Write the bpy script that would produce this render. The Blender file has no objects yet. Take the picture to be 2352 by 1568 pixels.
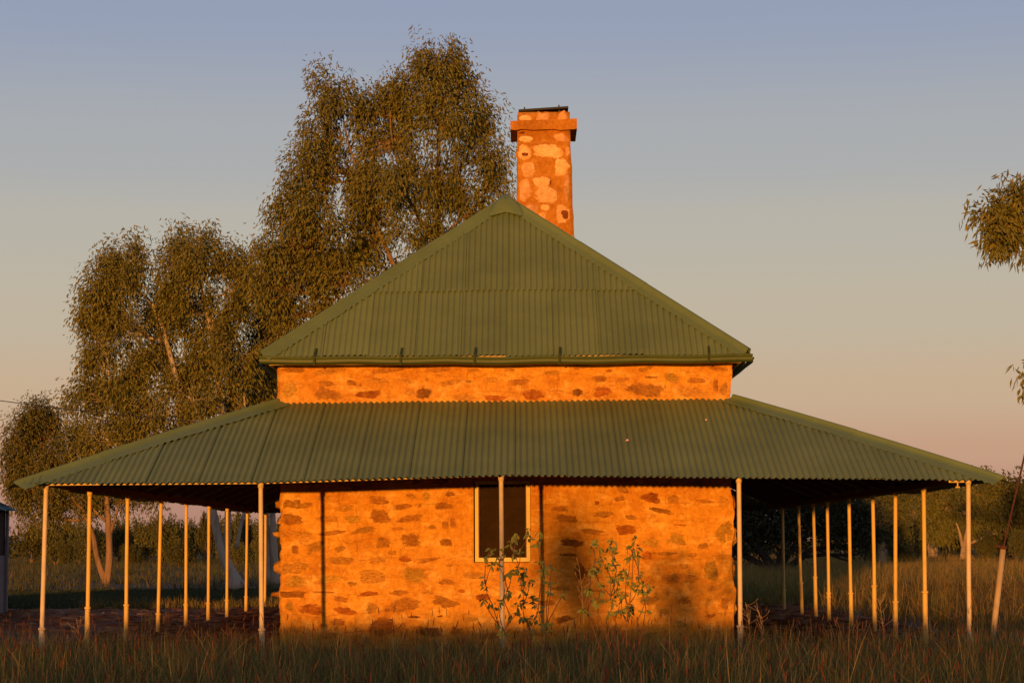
import bpy, math, random
import numpy as np
from mathutils import Vector

rad = math.radians
scene = bpy.context.scene
COL = scene.collection
RNG = np.random.default_rng(11)
random.seed(5)

# ------------------------------------------------------------------ camera
F = 4900.0                       # focal length in pixels of a 2352 px wide view
CX, CY = 1176.0, 784.0
CAM = np.array([0.0, 0.0, 1.35])
PITCH, YAW, ROLL = rad(5.43), rad(-0.25), rad(-0.3)
_f = np.array([math.sin(YAW)*math.cos(PITCH), math.cos(YAW)*math.cos(PITCH), math.sin(PITCH)])
_r = np.array([math.cos(YAW), -math.sin(YAW), 0.0])
_u = np.cross(_r, _f)
_c, _s = math.cos(ROLL), math.sin(ROLL)
_R, _U = _c*_r + _s*_u, -_s*_r + _c*_u


def at(x, y, Y):
    """pixel (2352 px wide view) -> point on the upright plane at distance Y"""
    d = _f + _R*(x-CX)/F - _U*(y-CY)/F
    return CAM + d*((Y-CAM[1])/d[1])


def ground_at(x, y, z=0.0):
    d = _f + _R*(x-CX)/F - _U*(y-CY)/F
    return CAM + d*((z-CAM[2])/d[2])


cam = bpy.data.cameras.new('camera')
cam.sensor_width = 36.0
cam.lens = 36.0*F/2352.0
cam.clip_start, cam.clip_end = 0.1, 6000.0
cam_o = bpy.data.objects.new('camera', cam)
COL.objects.link(cam_o)
from mathutils import Matrix
cam_o.matrix_world = Matrix(((_R[0], _U[0], -_f[0], CAM[0]), (_R[1], _U[1], -_f[1], CAM[1]),
                             (_R[2], _U[2], -_f[2], CAM[2]), (0, 0, 0, 1)))
scene.camera = cam_o

# ------------------------------------------------------------------ sky and sun
SUN_EL, SUN_AZ = rad(1.0), rad(11.1)      # low sun behind the camera, a little to the left
world = bpy.data.worlds.new("World")
scene.world = world
world.use_nodes = True
wn, wl = world.node_tree.nodes, world.node_tree.links
bg = wn['Background']
sky = wn.new('ShaderNodeTexSky')
sky.sky_type = 'NISHITA'
sky.sun_disc = False
sky.sun_elevation = SUN_EL
sky.sun_rotation = math.pi + SUN_AZ
sky.dust_density = 2.0
tc = wn.new('ShaderNodeTexCoord')
sep = wn.new('ShaderNodeSeparateXYZ')
wl.new(tc.outputs['Generated'], sep.inputs[0])
ramp = wn.new('ShaderNodeValToRGB')
wl.new(sep.outputs[2], ramp.inputs[0])


def lin(c):
    return tuple(((v/255.0)/12.92 if v <= 10 else ((v/255.0+0.055)/1.055)**2.4) for v in c) + (1.0,)


stops = [(0.0, (168, 122, 106)), (0.018, (186, 141, 122)), (0.040, (200, 160, 134)), (0.070, (201, 175, 148)), (0.105, (192, 180, 161)),
         (0.145, (184, 179, 169)), (0.18, (170, 172, 176)), (0.25, (147, 158, 184)), (0.45, (112, 124, 158)), (1.0, (84, 98, 134))]
cr = ramp.color_ramp
cr.interpolation = 'EASE'
while len(cr.elements) < len(stops):
    cr.elements.new(0.5)
for e, (p, c) in zip(cr.elements, stops):
    e.position = p
    e.color = lin(c)
nsc = wn.new('ShaderNodeVectorMath'); nsc.operation = 'SCALE'; nsc.inputs[3].default_value = 0.30
wl.new(sky.outputs[0], nsc.inputs[0])
rsc = wn.new('ShaderNodeVectorMath'); rsc.operation = 'SCALE'; rsc.inputs[3].default_value = 9.3
wl.new(ramp.outputs[0], rsc.inputs[0])
addn = wn.new('ShaderNodeVectorMath'); addn.operation = 'ADD'
wl.new(nsc.outputs[0], addn.inputs[0]); wl.new(rsc.outputs[0], addn.inputs[1])
wl.new(addn.outputs[0], bg.inputs[0])
bg.inputs[1].default_value = 0.10

sun = bpy.data.lights.new('sun', 'SUN')
sun.energy = 4.6
sun.color = (1.0, 0.43, 0.085)
sun.angle = rad(0.7)
sun_o = bpy.data.objects.new('sun', sun)
COL.objects.link(sun_o)
sdir = Vector((math.sin(SUN_AZ)*math.cos(SUN_EL), math.cos(SUN_AZ)*math.cos(SUN_EL), -math.sin(SUN_EL)))
sun_o.rotation_euler = sdir.to_track_quat('-Z', 'Y').to_euler()
sun_o.location = (-40, -200, 12)

scene.view_settings.view_transform = 'Standard'
scene.view_settings.look = 'None'
scene.view_settings.exposure = 0.0
scene.view_settings.gamma = 1.0
scene.view_settings.use_curve_mapping = False
scene.render.engine = 'CYCLES'
scene.cycles.max_bounces = 6
scene.cycles.use_denoising = True

# ------------------------------------------------------------------ materials


def mat(name, base, rough=0.8, var=None, scale=4.0, detail=6.0, bump=0.0, bscale=None, rnd=0.0, attr=None, spec=0.3,
        ramp_pos=(0.35, 0.65), stretch=None, transl=0.0):
    """noise-varied colour; rnd = spread per object; attr = list of colours picked by the face attribute rnd"""
    m = bpy.data.materials.new(name)
    m.use_nodes = True
    n, l = m.node_tree.nodes, m.node_tree.links
    b = n['Principled BSDF']
    b.inputs['Roughness'].default_value = rough
    b.inputs['Specular IOR Level'].default_value = spec
    tcn = n.new('ShaderNodeTexCoord')
    vec = tcn.outputs['Object']
    if stretch:
        mp = n.new('ShaderNodeMapping'); mp.inputs['Scale'].default_value = stretch
        l.new(vec, mp.inputs[0]); vec = mp.outputs[0]
    noise = n.new('ShaderNodeTexNoise')
    noise.inputs['Scale'].default_value = scale
    noise.inputs['Detail'].default_value = detail
    noise.inputs['Roughness'].default_value = 0.62
    l.new(vec, noise.inputs['Vector'])
    rp = n.new('ShaderNodeValToRGB')
    rp.color_ramp.elements[0].position, rp.color_ramp.elements[1].position = ramp_pos
    rp.color_ramp.elements[0].color = (*(var or base), 1)
    rp.color_ramp.elements[1].color = (*base, 1)
    l.new(noise.outputs['Fac'], rp.inputs[0])
    out = rp.outputs[0]
    if attr:
        at_ = n.new('ShaderNodeAttribute'); at_.attribute_name = 'rnd'
        r2 = n.new('ShaderNodeValToRGB')
        els = r2.color_ramp.elements
        while len(els) < len(attr):
            els.new(0.5)
        for i, (e, c) in enumerate(zip(els, attr)):
            e.position = i/(len(attr)-1); e.color = (*c, 1)
        l.new(at_.outputs['Fac'], r2.inputs[0])
        out = r2.outputs[0]
    if rnd:
        oi = n.new('ShaderNodeObjectInfo')
        mr = n.new('ShaderNodeMapRange')
        mr.inputs['To Min'].default_value, mr.inputs['To Max'].default_value = 1-rnd, 1+rnd
        l.new(oi.outputs['Random'], mr.inputs[0])
        hs = n.new('ShaderNodeHueSaturation')
        l.new(mr.outputs[0], hs.inputs['Value']); l.new(out, hs.inputs['Color'])
        out = hs.outputs[0]
    l.new(out, b.inputs['Base Color'])
    if bump:
        bn = n.new('ShaderNodeBump'); bn.inputs['Strength'].default_value = bump; bn.inputs['Distance'].default_value = 0.02
        nb = n.new('ShaderNodeTexNoise'); nb.inputs['Scale'].default_value = bscale or scale*4; nb.inputs['Detail'].default_value = 8
        l.new(vec, nb.inputs['Vector'])
        l.new(nb.outputs['Fac'], bn.inputs['Height']); l.new(bn.outputs[0], b.inputs['Normal'])
    if transl:
        tr = n.new('ShaderNodeBsdfTranslucent'); l.new(out, tr.inputs[0])
        mx = n.new('ShaderNodeMixShader'); mx.inputs[0].default_value = transl
        o_ = n['Material Output']
        l.new(b.outputs[0], mx.inputs[1]); l.new(tr.outputs[0], mx.inputs[2]); l.new(mx.outputs[0], o_.inputs[0])
    return m


def plaster_material(name='ochre_plaster', stone=None, mortar=None):
    """lime plaster; with stone = (colour, darker colour): a stone face that the plaster laps over raggedly at its rim"""
    m = bpy.data.materials.new(name)
    m.use_nodes = True
    n, l = m.node_tree.nodes, m.node_tree.links
    b = n['Principled BSDF']
    b.inputs['Roughness'].default_value = 0.92
    b.inputs['Specular IOR Level'].default_value = 0.1
    tcn = n.new('ShaderNodeTexCoord')

    def noise(sc, det=6, rough=0.6, stretch=None):
        v = tcn.outputs['Object']
        if stretch:
            mp = n.new('ShaderNodeMapping'); mp.inputs['Scale'].default_value = stretch
            l.new(v, mp.inputs[0]); v = mp.outputs[0]
        t = n.new('ShaderNodeTexNoise'); t.inputs['Scale'].default_value = sc
        t.inputs['Detail'].default_value = det; t.inputs['Roughness'].default_value = rough
        l.new(v, t.inputs['Vector'])
        return t

    def ramp_(src, p0, c0, p1, c1):
        r = n.new('ShaderNodeValToRGB'); e = r.color_ramp.elements
        e[0].position, e[1].position = p0, p1
        e[0].color, e[1].color = (*c0, 1), (*c1, 1)
        l.new(src, r.inputs[0])
        return r.outputs[0]

    def mix(a, bb, fac, mode='MIX'):
        x = n.new('ShaderNodeMix'); x.data_type = 'RGBA'; x.blend_type = mode
        l.new(a, x.inputs[6]); l.new(bb, x.inputs[7])
        if isinstance(fac, float):
            x.inputs[0].default_value = fac
        else:
            l.new(fac, x.inputs[0])
        return x.outputs[2]
    base = ramp_(noise(1.6, 8, 0.65).outputs['Fac'], 0.36, mortar[0] if mortar else (0.56, 0.215, 0.020), 0.62, mortar[1] if mortar else (0.76, 0.35, 0.040))
    light = ramp_(noise(3.2, 9, 0.72, (1, 1, 1.9)).outputs['Fac'], 0.50, (0, 0, 0), 0.66, (1, 1, 1))
    lc = n.new('ShaderNodeRGB'); lc.outputs[0].default_value = (*mortar[2], 1) if mortar else (0.86, 0.49, 0.11, 1)
    c = mix(base, lc.outputs[0], light)
    stain = ramp_(noise(5.5, 9, 0.72, (0.7, 1, 1.5)).outputs['Fac'], 0.57, (0, 0, 0), 0.70, (0.75, 0.75, 0.75))
    sc_ = n.new('ShaderNodeRGB'); sc_.outputs[0].default_value = (0.42, 0.16, 0.022, 1)
    c = mix(c, sc_.outputs[0], stain)
    gr = noise(21, 8, 0.78)
    c = mix(c, ramp_(gr.outputs['Fac'], 0.34, (0.66, 0.58, 0.50), 0.56, (1, 1, 1)), 1.0, 'MULTIPLY')
    # joint lines scored into the plaster, wandering a little
    mp = n.new('ShaderNodeMapping'); mp.inputs['Rotation'].default_value = (math.pi/2, 0, 0)
    l.new(tcn.outputs['Object'], mp.inputs[0])
    nd = n.new('ShaderNodeTexNoise'); nd.inputs['Scale'].default_value = 2.2; l.new(tcn.outputs['Object'], nd.inputs['Vector'])
    sub = n.new('ShaderNodeVectorMath'); sub.operation = 'SUBTRACT'; sub.inputs[1].default_value = (0.5, 0.5, 0.5)
    l.new(nd.outputs['Color'], sub.inputs[0])
    scl = n.new('ShaderNodeVectorMath'); scl.operation = 'SCALE'; scl.inputs[3].default_value = 0.22
    l.new(sub.outputs[0], scl.inputs[0])
    ad = n.new('ShaderNodeVectorMath'); ad.operation = 'ADD'
    l.new(mp.outputs[0], ad.inputs[0]); l.new(scl.outputs[0], ad.inputs[1])
    br = n.new('ShaderNodeTexBrick')
    br.inputs['Scale'].default_value = 1.0
    br.inputs['Brick Width'].default_value = 0.47; br.inputs['Row Height'].default_value = 0.235
    br.inputs['Mortar Size'].default_value = 0.009; br.inputs['Mortar Smooth'].default_value = 0.6
    br.inputs['Color1'].default_value = br.inputs['Color2'].default_value = (1, 1, 1, 1)
    br.inputs['Mortar'].default_value = (0.60, 0.48, 0.36, 1)
    l.new(ad.outputs[0], br.inputs['Vector'])
    jm = ramp_(noise(1.1, 4).outputs['Fac'], 0.42, (0.1, 0.1, 0.1), 0.66, (0.6, 0.6, 0.6))
    if not mortar:
        c = mix(c, mix(c, br.outputs[0], 1.0, 'MULTIPLY'), jm)
    if stone:
        scol = ramp_(noise(9, 9, 0.7).outputs['Fac'], 0.38, stone[1], 0.60, stone[0])
        scol = mix(scol, ramp_(noise(30, 8, 0.8, (0.7, 1, 1.6)).outputs['Fac'], 0.38, (0.70, 0.62, 0.52) if mortar else (0.50, 0.44, 0.38), 0.58, (1.0, 1.0, 1.0)), 1.0, 'MULTIPLY')
        oi = n.new('ShaderNodeObjectInfo')
        hs = n.new('ShaderNodeHueSaturation')
        mr = n.new('ShaderNodeMapRange'); mr.inputs['To Min'].default_value, mr.inputs['To Max'].default_value = 0.8, 1.2
        l.new(oi.outputs['Random'], mr.inputs[0]); l.new(mr.outputs[0], hs.inputs['Value']); l.new(scol, hs.inputs['Color'])
        ea = n.new('ShaderNodeAttribute'); ea.attribute_name = 'edge'
        nr = noise(15, 10, 0.80, (0.8, 1, 1.3))
        m1 = n.new('ShaderNodeMath'); m1.operation = 'MULTIPLY_ADD'; m1.inputs[1].default_value = 1.9; m1.inputs[2].default_value = -0.95
        l.new(nr.outputs['Fac'], m1.inputs[0])
        m2 = n.new('ShaderNodeMath'); m2.operation = 'ADD'; l.new(m1.outputs[0], m2.inputs[0]); l.new(ea.outputs['Fac'], m2.inputs[1])
        cover = ramp_(m2.outputs[0], 0.80 if mortar else 0.72, (0.04, 0.04, 0.04), 0.94 if mortar else 0.88, (1, 1, 1))
        c = mix(hs.outputs[0], c, cover)
    l.new(c, b.inputs['Base Color'])
    bn = n.new('ShaderNodeBump'); bn.inputs['Strength'].default_value = 0.5; bn.inputs['Distance'].default_value = 0.015
    l.new(noise(14, 9, 0.7).outputs['Fac'], bn.inputs['Height'])
    l.new(bn.outputs[0], b.inputs['Normal'])
    return m


def ground_material():
    m = mat('ground_soil', (0.13, 0.060, 0.022), 0.95, (0.07, 0.040, 0.015), 0.25, bump=0.4, bscale=3.0)
    return m


M = {}
M['plaster'] = plaster_material()
MORT = ((0.42, 0.150, 0.014), (0.54, 0.205, 0.020), (0.62, 0.26, 0.034))
M['chimney_mortar'] = plaster_material('chimney_mortar', None, MORT)
for k_, c0, c1 in (('tan', (0.58, 0.27, 0.040), (0.45, 0.19, 0.026)), ('brown', (0.50, 0.205, 0.028), (0.34, 0.125, 0.019)), ('dark', (0.36, 0.135, 0.020), (0.20, 0.070, 0.013)),
                   ('red', (0.46, 0.140, 0.016), (0.27, 0.068, 0.010)), ('olive', (0.58, 0.31, 0.042), (0.44, 0.22, 0.028))):
    M['stone_'+k_] = plaster_material(k_+'_stone', (c0, c1))
M['stone_pink'] = plaster_material('pink_stone', ((0.80, 0.42, 0.16), (0.58, 0.26, 0.07)), MORT)
M['stone_pale'] = plaster_material('pale_stone', ((0.90, 0.52, 0.20), (0.74, 0.38, 0.11)), MORT)
M['stone_stain'] = plaster_material('stained_stone', ((0.26, 0.065, 0.010), (0.16, 0.035, 0.008)), ((0.60, 0.28, 0.07), (0.72, 0.38, 0.12), (0.78, 0.42, 0.15)))
M['roof'] = mat('green_roof_paint', (0.168, 0.200, 0.054), 0.6, (0.130, 0.162, 0.044), 1.1, bump=0.08, bscale=22, rnd=0.07, spec=0.25)
M['cap'] = mat('green_capping_paint', (0.140, 0.182, 0.056), 0.55, (0.120, 0.160, 0.048), 2.0, bump=0.08, bscale=14, rnd=0.05, spec=0.25)
M['gutter'] = mat('green_gutter_paint', (0.058, 0.080, 0.012), 0.5, (0.046, 0.064, 0.010), 3.0, bump=0.1, bscale=6, spec=0.3)
M['bracket'] = mat('green_bracket_paint', (0.045, 0.058, 0.012), 0.7, (0.035, 0.045, 0.010), 9, spec=0.1)
M['bark_tan'] = mat('tan_gum_bark', (0.42, 0.29, 0.13), 0.85, (0.24, 0.15, 0.07), 3, bump=0.3, bscale=14, stretch=(2, 2, 0.5))
M['post'] = mat('cream_post_paint', (0.76, 0.50, 0.135), 0.6, (0.66, 0.43, 0.11), 5, bump=0.1, bscale=30)
M['post_pale'] = mat('pale_post_paint', (0.72, 0.53, 0.28), 0.7, (0.58, 0.43, 0.23), 5, bump=0.15, bscale=30)  # paler, greyer tone used on the front posts
M['frame'] = mat('cream_frame_paint', (0.80, 0.57, 0.17), 0.55, (0.72, 0.50, 0.14), 6)
M['louvre'] = mat('brown_louvre', (0.036, 0.018, 0.005), 0.6, (0.026, 0.013, 0.004), 5, spec=0.06)
M['timber'] = mat('old_timber', (0.16, 0.075, 0.030), 0.85, (0.09, 0.040, 0.018), 6, stretch=(1, 1, 8), bump=0.4)
M['plate'] = mat('painted_timber', (0.70, 0.50, 0.18), 0.7, (0.58, 0.40, 0.14), 5)
M['black'] = mat('black_steel', (0.015, 0.014, 0.014), 0.6)
M['flashing'] = mat('grey_flashing', (0.30, 0.24, 0.18), 0.5, (0.22, 0.17, 0.12), 8)
M['rust'] = mat('rusty_steel', (0.10, 0.035, 0.018), 0.8, (0.06, 0.022, 0.012), 30, bump=0.6, bscale=90)
M['pipe'] = mat('weathered_pipe', (0.50, 0.37, 0.20), 0.7, (0.36, 0.24, 0.12), 6, stretch=(1, 1, 0.4), bump=0.2)
M['dark_wall'] = mat('dark_shed_wall', (0.05, 0.028, 0.020), 0.8, (0.035, 0.02, 0.015), 4)
M['white_wall'] = mat('white_shed_wall', (0.26, 0.235, 0.22), 0.8, (0.20, 0.18, 0.17), 4)
M['teal'] = mat('teal_roof', (0.05, 0.12, 0.085), 0.5, (0.04, 0.095, 0.07), 3)
M['inner'] = mat('bare_inner_wall', (0.12, 0.10, 0.08), 0.9)
M['bark_white'] = mat('white_gum_bark', (0.42, 0.34, 0.25), 0.85, (0.22, 0.16, 0.11), 2.6, bump=0.3, bscale=14, stretch=(2, 2, 0.5), ramp_pos=(0.34, 0.50))
M['bark_brown'] = mat('brown_gum_bark', (0.30, 0.18, 0.09), 0.9, (0.14, 0.08, 0.04), 3, bump=0.5, bscale=14, stretch=(2, 2, 0.4))
M['bark_dark'] = mat('dark_scrub_bark', (0.045, 0.032, 0.024), 0.9, (0.028, 0.02, 0.015), 4, bump=0.5)
M['leaf_gum'] = mat('gum_leaves', (0.1, 0.1, 0.03), 0.6, attr=[(0.100, 0.092, 0.014), (0.170, 0.150, 0.022), (0.145, 0.138, 0.022), (0.250, 0.190, 0.036)], spec=0.2, transl=0.12)
M['leaf_gum_green'] = mat('green_gum_leaves', (0.1, 0.1, 0.03), 0.6, attr=[(0.095, 0.088, 0.015), (0.140, 0.124, 0.022), (0.120, 0.112, 0.022), (0.180, 0.145, 0.032)], spec=0.2, transl=0.12)
M['leaf_far'] = mat('far_tree_leaves', (0.1, 0.1, 0.03), 0.7, attr=[(0.070, 0.070, 0.016), (0.105, 0.098, 0.022), (0.085, 0.088, 0.024), (0.135, 0.11, 0.03)], rnd=0.25, spec=0.15, transl=0.1)
M['leaf_mulga'] = mat('mulga_leaves', (0.05, 0.06, 0.03), 0.7, attr=[(0.036, 0.040, 0.018), (0.055, 0.058, 0.028), (0.05, 0.05, 0.025)], spec=0.15)
M['leaf_shrub'] = mat('shrub_leaves', (0.205, 0.210, 0.036), 0.6, (0.155, 0.165, 0.028), 12, rnd=0.25, spec=0.25, transl=0.15)
M['stem_shrub'] = mat('shrub_stems', (0.20, 0.085, 0.035), 0.8, (0.12, 0.05, 0.022), 9)
M['grass'] = mat('buffel_grass', (0.1, 0.1, 0.03), 0.75, attr=[(0.075, 0.078, 0.020), (0.135, 0.122, 0.028), (0.092, 0.096, 0.022), (0.230, 0.165, 0.044), (0.44, 0.29, 0.095)], spec=0.15, transl=0.15)
M['seed'] = mat('buffel_seed', (0.1, 0.05, 0.03), 0.85, attr=[(0.070, 0.026, 0.016), (0.130, 0.045, 0.024), (0.12, 0.058, 0.028), (0.26, 0.15, 0.06)], spec=0.1, transl=0.1)
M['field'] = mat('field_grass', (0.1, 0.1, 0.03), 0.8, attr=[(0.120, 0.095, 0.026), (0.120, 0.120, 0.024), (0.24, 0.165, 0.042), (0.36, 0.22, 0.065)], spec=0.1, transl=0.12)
M['shade_toned_field'] = mat('shade_toned_field_grass', (0.1, 0.1, 0.03), 0.8, attr=[(0.065, 0.062, 0.026), (0.070, 0.080, 0.028), (0.11, 0.090, 0.036), (0.20, 0.13, 0.05)], spec=0.1, transl=0.1)  # left far field: shade is put into this darker, greener colour
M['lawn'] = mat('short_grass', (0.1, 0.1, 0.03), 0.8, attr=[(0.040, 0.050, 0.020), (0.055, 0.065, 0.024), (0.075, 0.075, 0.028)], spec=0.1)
M['soil'] = ground_material()
M['earth'] = mat('red_earth', (0.28, 0.088, 0.026), 0.95, (0.15, 0.048, 0.016), 1.6, bump=0.7, bscale=9)
M['litter'] = mat('bark_litter', (0.2, 0.1, 0.05), 0.9, attr=[(0.13, 0.040, 0.014), (0.22, 0.075, 0.024), (0.30, 0.115, 0.036), (0.42, 0.20, 0.075)])
M['straw'] = mat('dry_stalk', (0.46, 0.30, 0.13), 0.8, (0.34, 0.20, 0.08), 10)
M['flake'] = mat('pink_flake', (0.75, 0.42, 0.30), 0.8)
M['cable'] = mat('black_cable', (0.02, 0.018, 0.016), 0.7)

# ------------------------------------------------------------------ mesh helpers


class MB:
    def __init__(self):
        self.v, self.f = [], []

    def quad(self, a, b, c, d):
        i = len(self.v); self.v += [tuple(a), tuple(b), tuple(c), tuple(d)]; self.f.append((i, i+1, i+2, i+3))

    def box(self, x0, x1, y0, y1, z0, z1):
        i = len(self.v)
        self.v += [(x, y, z) for z in (z0, z1) for y in (y0, y1) for x in (x0, x1)]
        for q in ((0, 2, 3, 1), (4, 5, 7, 6), (0, 1, 5, 4), (2, 6, 7, 3), (0, 4, 6, 2), (1, 3, 7, 5)):
            self.f.append(tuple(i+k for k in q))

    def bar(self, a, b, w, h):
        """rectangular bar from a to b, w across, h upright"""
        a, b = Vector(a), Vector(b)
        d = (b-a).normalized()
        s = d.cross(Vector((0, 0, 1)))
        if s.length < 1e-4:
            s = Vector((1, 0, 0))
        s.normalize(); u = s.cross(d)
        i = len(self.v)
        for p in (a, b):
            for q, t in ((-1, -1), (1, -1), (1, 1), (-1, 1)):
                self.v.append(tuple(p + s*(q*w/2) + u*(t*h/2)))
        self.f += [(i, i+1, i+2, i+3), (i+7, i+6, i+5, i+4)] + [(i+k, i+4+k, i+4+(k+1) % 4, i+(k+1) % 4) for k in range(4)]

    def tube(self, pts, rads, n=6, cap=True):
        pts = [Vector(p) for p in pts]
        i0 = len(self.v)
        ref = None
        for k, p in enumerate(pts):
            d = (pts[min(k+1, len(pts)-1)] - pts[max(k-1, 0)])
            if d.length < 1e-7:
                d = Vector((0, 0, 1))
            d.normalize()
            if ref is None:
                ref = Vector((1, 0, 0)) if abs(d.x) < 0.8 else Vector((0, 1, 0))
            s = (ref - d*ref.dot(d)).normalized(); t = d.cross(s); ref = s
            for j in range(n):
                a = 2*math.pi*j/n
                self.v.append(tuple(p + (s*math.cos(a) + t*math.sin(a))*rads[k]))
        for k in range(len(pts)-1):
            for j in range(n):
                a = i0+k*n+j; b = i0+k*n+(j+1) % n
                self.f.append((a, b, b+n, a+n))
        if cap:
            self.f.append(tuple(i0+j for j in reversed(range(n))))
            self.f.append(tuple(i0+(len(pts)-1)*n+j for j in range(n)))

    def mesh(self, name, material, smooth=False):
        me = bpy.data.meshes.new(name)
        me.from_pydata(self.v, [], self.f)
        me.materials.append(material)
        if smooth:
            me.polygons.foreach_set('use_smooth', [True]*len(me.polygons))
        me.update()
        return me

    def build(self, name, material, parent=None, smooth=False):
        return link(name, self.mesh(name, material, smooth), parent)


def link(name, me, parent=None):
    o = bpy.data.objects.new(name, me)
    COL.objects.link(o)
    if parent:
        o.parent = parent
    return o


def tag(o, label=None, cat=None, group=None, kind=None):
    for k, v in (('label', label), ('category', cat), ('group', group), ('kind', kind)):
        if v:
            o[k] = v
    return o


def thing(name, label, cat, loc=(0, 0, 0), group=None):
    o = bpy.data.objects.new(name, None)
    o.empty_display_size = 0.2
    COL.objects.link(o)
    o.location = loc
    return tag(o, label, cat, group)


def np_mesh(name, V, faces, material, rnd=None, smooth=False):
    """V (n,3); faces (m,k) with k = 3 or 4; rnd one value per face"""
    me = bpy.data.meshes.new(name)
    faces = np.asarray(faces, dtype=np.int32)
    m, k = faces.shape
    me.vertices.add(len(V)); me.vertices.foreach_set('co', np.asarray(V, dtype=np.float32).ravel())
    me.loops.add(m*k); me.loops.foreach_set('vertex_index', faces.ravel())
    me.polygons.add(m)
    me.polygons.foreach_set('loop_start', np.arange(0, m*k, k, dtype=np.int32))
    me.update(calc_edges=True)
    if rnd is not None:
        a = me.attributes.new('rnd', 'FLOAT', 'FACE')
        a.data.foreach_set('value', np.asarray(rnd, dtype=np.float32))
    if smooth:
        me.polygons.foreach_set('use_smooth', np.ones(m, dtype=bool))
    me.materials.append(material)
    return me


def nz(a):
    return a/np.maximum(np.linalg.norm(a, axis=-1, keepdims=True), 1e-9)

# ------------------------------------------------------------------ ground
g = MB()
g.quad((-2500, -600, 0), (2500, -600, 0), (2500, 4500, 0), (-2500, 4500, 0))
tag(g.build('ground', M['soil']), kind='structure')

def sheet_ground(name, outline, z, material):
    b = MB(); n = len(outline)
    b.v = [(x, y, z) for x, y in outline]
    b.f = [tuple(range(n))]
    return tag(b.build(name, material), kind='structure')

rr = random.Random(3)
edge = []
for x, y in [(-6.3, 24.3), (-3, 24.1), (0, 24.2), (3, 24.0), (5.9, 24.3), (6.1, 28), (5.9, 33), (6.0, 39), (5.9, 44), (6.0, 46.6), (2, 46.9), (-3, 46.8), (-6.3, 46.9), (-6.2, 42), (-6.5, 37), (-6.3, 31)]:
    edge.append((x+rr.uniform(-.15, .15), y+rr.uniform(-.15, .15)))
sheet_ground('verandah_floor', edge, 0.012, M['earth'])
sheet_ground('path', [(-6.2, 33.5), (-8, 33.6), (-12, 33.0), (-24, 33.6), (-24, 45.8), (-15, 46.2), (-11, 46.6), (-6.2, 46.6), (-6.1, 40)], 0.006, M['earth'])

# ------------------------------------------------------------------ the stone house
X0, X1, YF, YB = -3.12, 2.70, 27.5, 43.7           # walls
house = thing('stone_house', 'ochre plastered stone house with green hipped iron roof and verandah all round', 'house', (0, 27.5, 0))
HO = Vector((0, 27.5, 0))


def hb(mb, name, material, parent, smooth=False):
    """build with vertices in world space under the house root"""
    o = mb.build(name, material, parent, smooth)
    o.matrix_parent_inverse = parent_world_inv(parent)
    return o


def parent_world_inv(p):
    m = Matrix.Translation(p.location) if p.parent is None else Matrix.Identity(4)
    if p.parent is not None:                       # parts keep the identity world matrix
        m = Matrix.Identity(4)
    return m.inverted()


def wnoise(x, z, k=0.0):
    return (math.sin(3.1*x+1.7*z+k)*math.sin(2.3*z-1.1*x+2*k) + 0.6*math.sin(7.3*x-2*z+k)*math.sin(6.1*z+3*x)
            + 0.35*math.sin(17*x+5*z)*math.sin(15*z-7*x+k))


# window opening (world)
WL, WR, WB, WT = -0.625, 0.105, 1.125, 2.17
# front wall: one thick wall with a displaced front face
fw = MB()
xs = sorted(set([round(v, 4) for v in np.linspace(X0, X1, 118)] + [WL, WR]))
zs = sorted(set([round(v, 4) for v in np.linspace(0.0, 3.74, 84)] + [WB, WT]))
idx = {}
for i, x in enumerate(xs):
    for j, z in enumerate(zs):
        yy = YF + 0.0045*wnoise(x, z)
        xx = x
        if i == 0:
            xx = x + 0.018*wnoise(0.3, z*1.9) + (0.03 if z > 3.19 else 0) * 0 + 0.008*random.uniform(-1, 1)
            xx -= 0.0 if z < 2.6 else 0.03
        if i == len(xs)-1:
            xx = x + 0.02*wnoise(2.3, z*1.6) + 0.008*random.uniform(-1, 1) + (0.02 if z < 0.8 else 0)
        idx[i, j] = len(fw.v)
        fw.v.append((xx, yy, z))
for i in range(len(xs)-1):
    for j in range(len(zs)-1):
        if WL-1e-6 <= xs[i] < WR-1e-6 and WB-1e-6 <= zs[j] < WT-1e-6:
            continue
        fw.f.append((idx[i, j], idx[i+1, j], idx[i+1, j+1], idx[i, j+1]))
# returns of the outer edges and of the window reveal
def ret(seq, depth):
    base = len(fw.v)
    for k in seq:
        x, y, z = fw.v[k]; fw.v.append((x, YF+depth, z))
    for q in range(len(seq)-1):
        fw.f.append((seq[q], seq[q+1], base+q+1, base+q))
ret([idx[0, j] for j in range(len(zs))][::-1], 0.45)
ret([idx[len(xs)-1, j] for j in range(len(zs))], 0.45)
ret([idx[i, len(zs)-1] for i in range(len(xs))][::-1], 0.45)
iL, iR = xs.index(WL), xs.index(WR); jB, jT = zs.index(WB), zs.index(WT)
ret([idx[iL, j] for j in range(jB, jT+1)], 0.45)
ret([idx[iR, j] for j in range(jB, jT+1)][::-1], 0.45)
ret([idx[i, jB] for i in range(iL, iR+1)][::-1], 0.45)
ret([idx[i, jT] for i in range(iL, iR+1)], 0.45)
front = hb(fw, 'front_wall', M['plaster'], house, True)
sw = MB(); sw.box(X0+0.03, X0+0.45, YF+0.451, YB, 0, 3.70)
hb(sw, 'side_wall', M['plaster'], house)
sw = MB(); sw.box(X1-0.45, X1-0.03, YF+0.451, YB, 0, 3.70)
hb(sw, 'side_wall', M['plaster'], house)
sw = MB(); sw.box(X0+0.452, X1-0.452, YB-0.45, YB-0.002, 0, 3.70)
hb(sw, 'rear_wall', M['plaster'], house)
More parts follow.
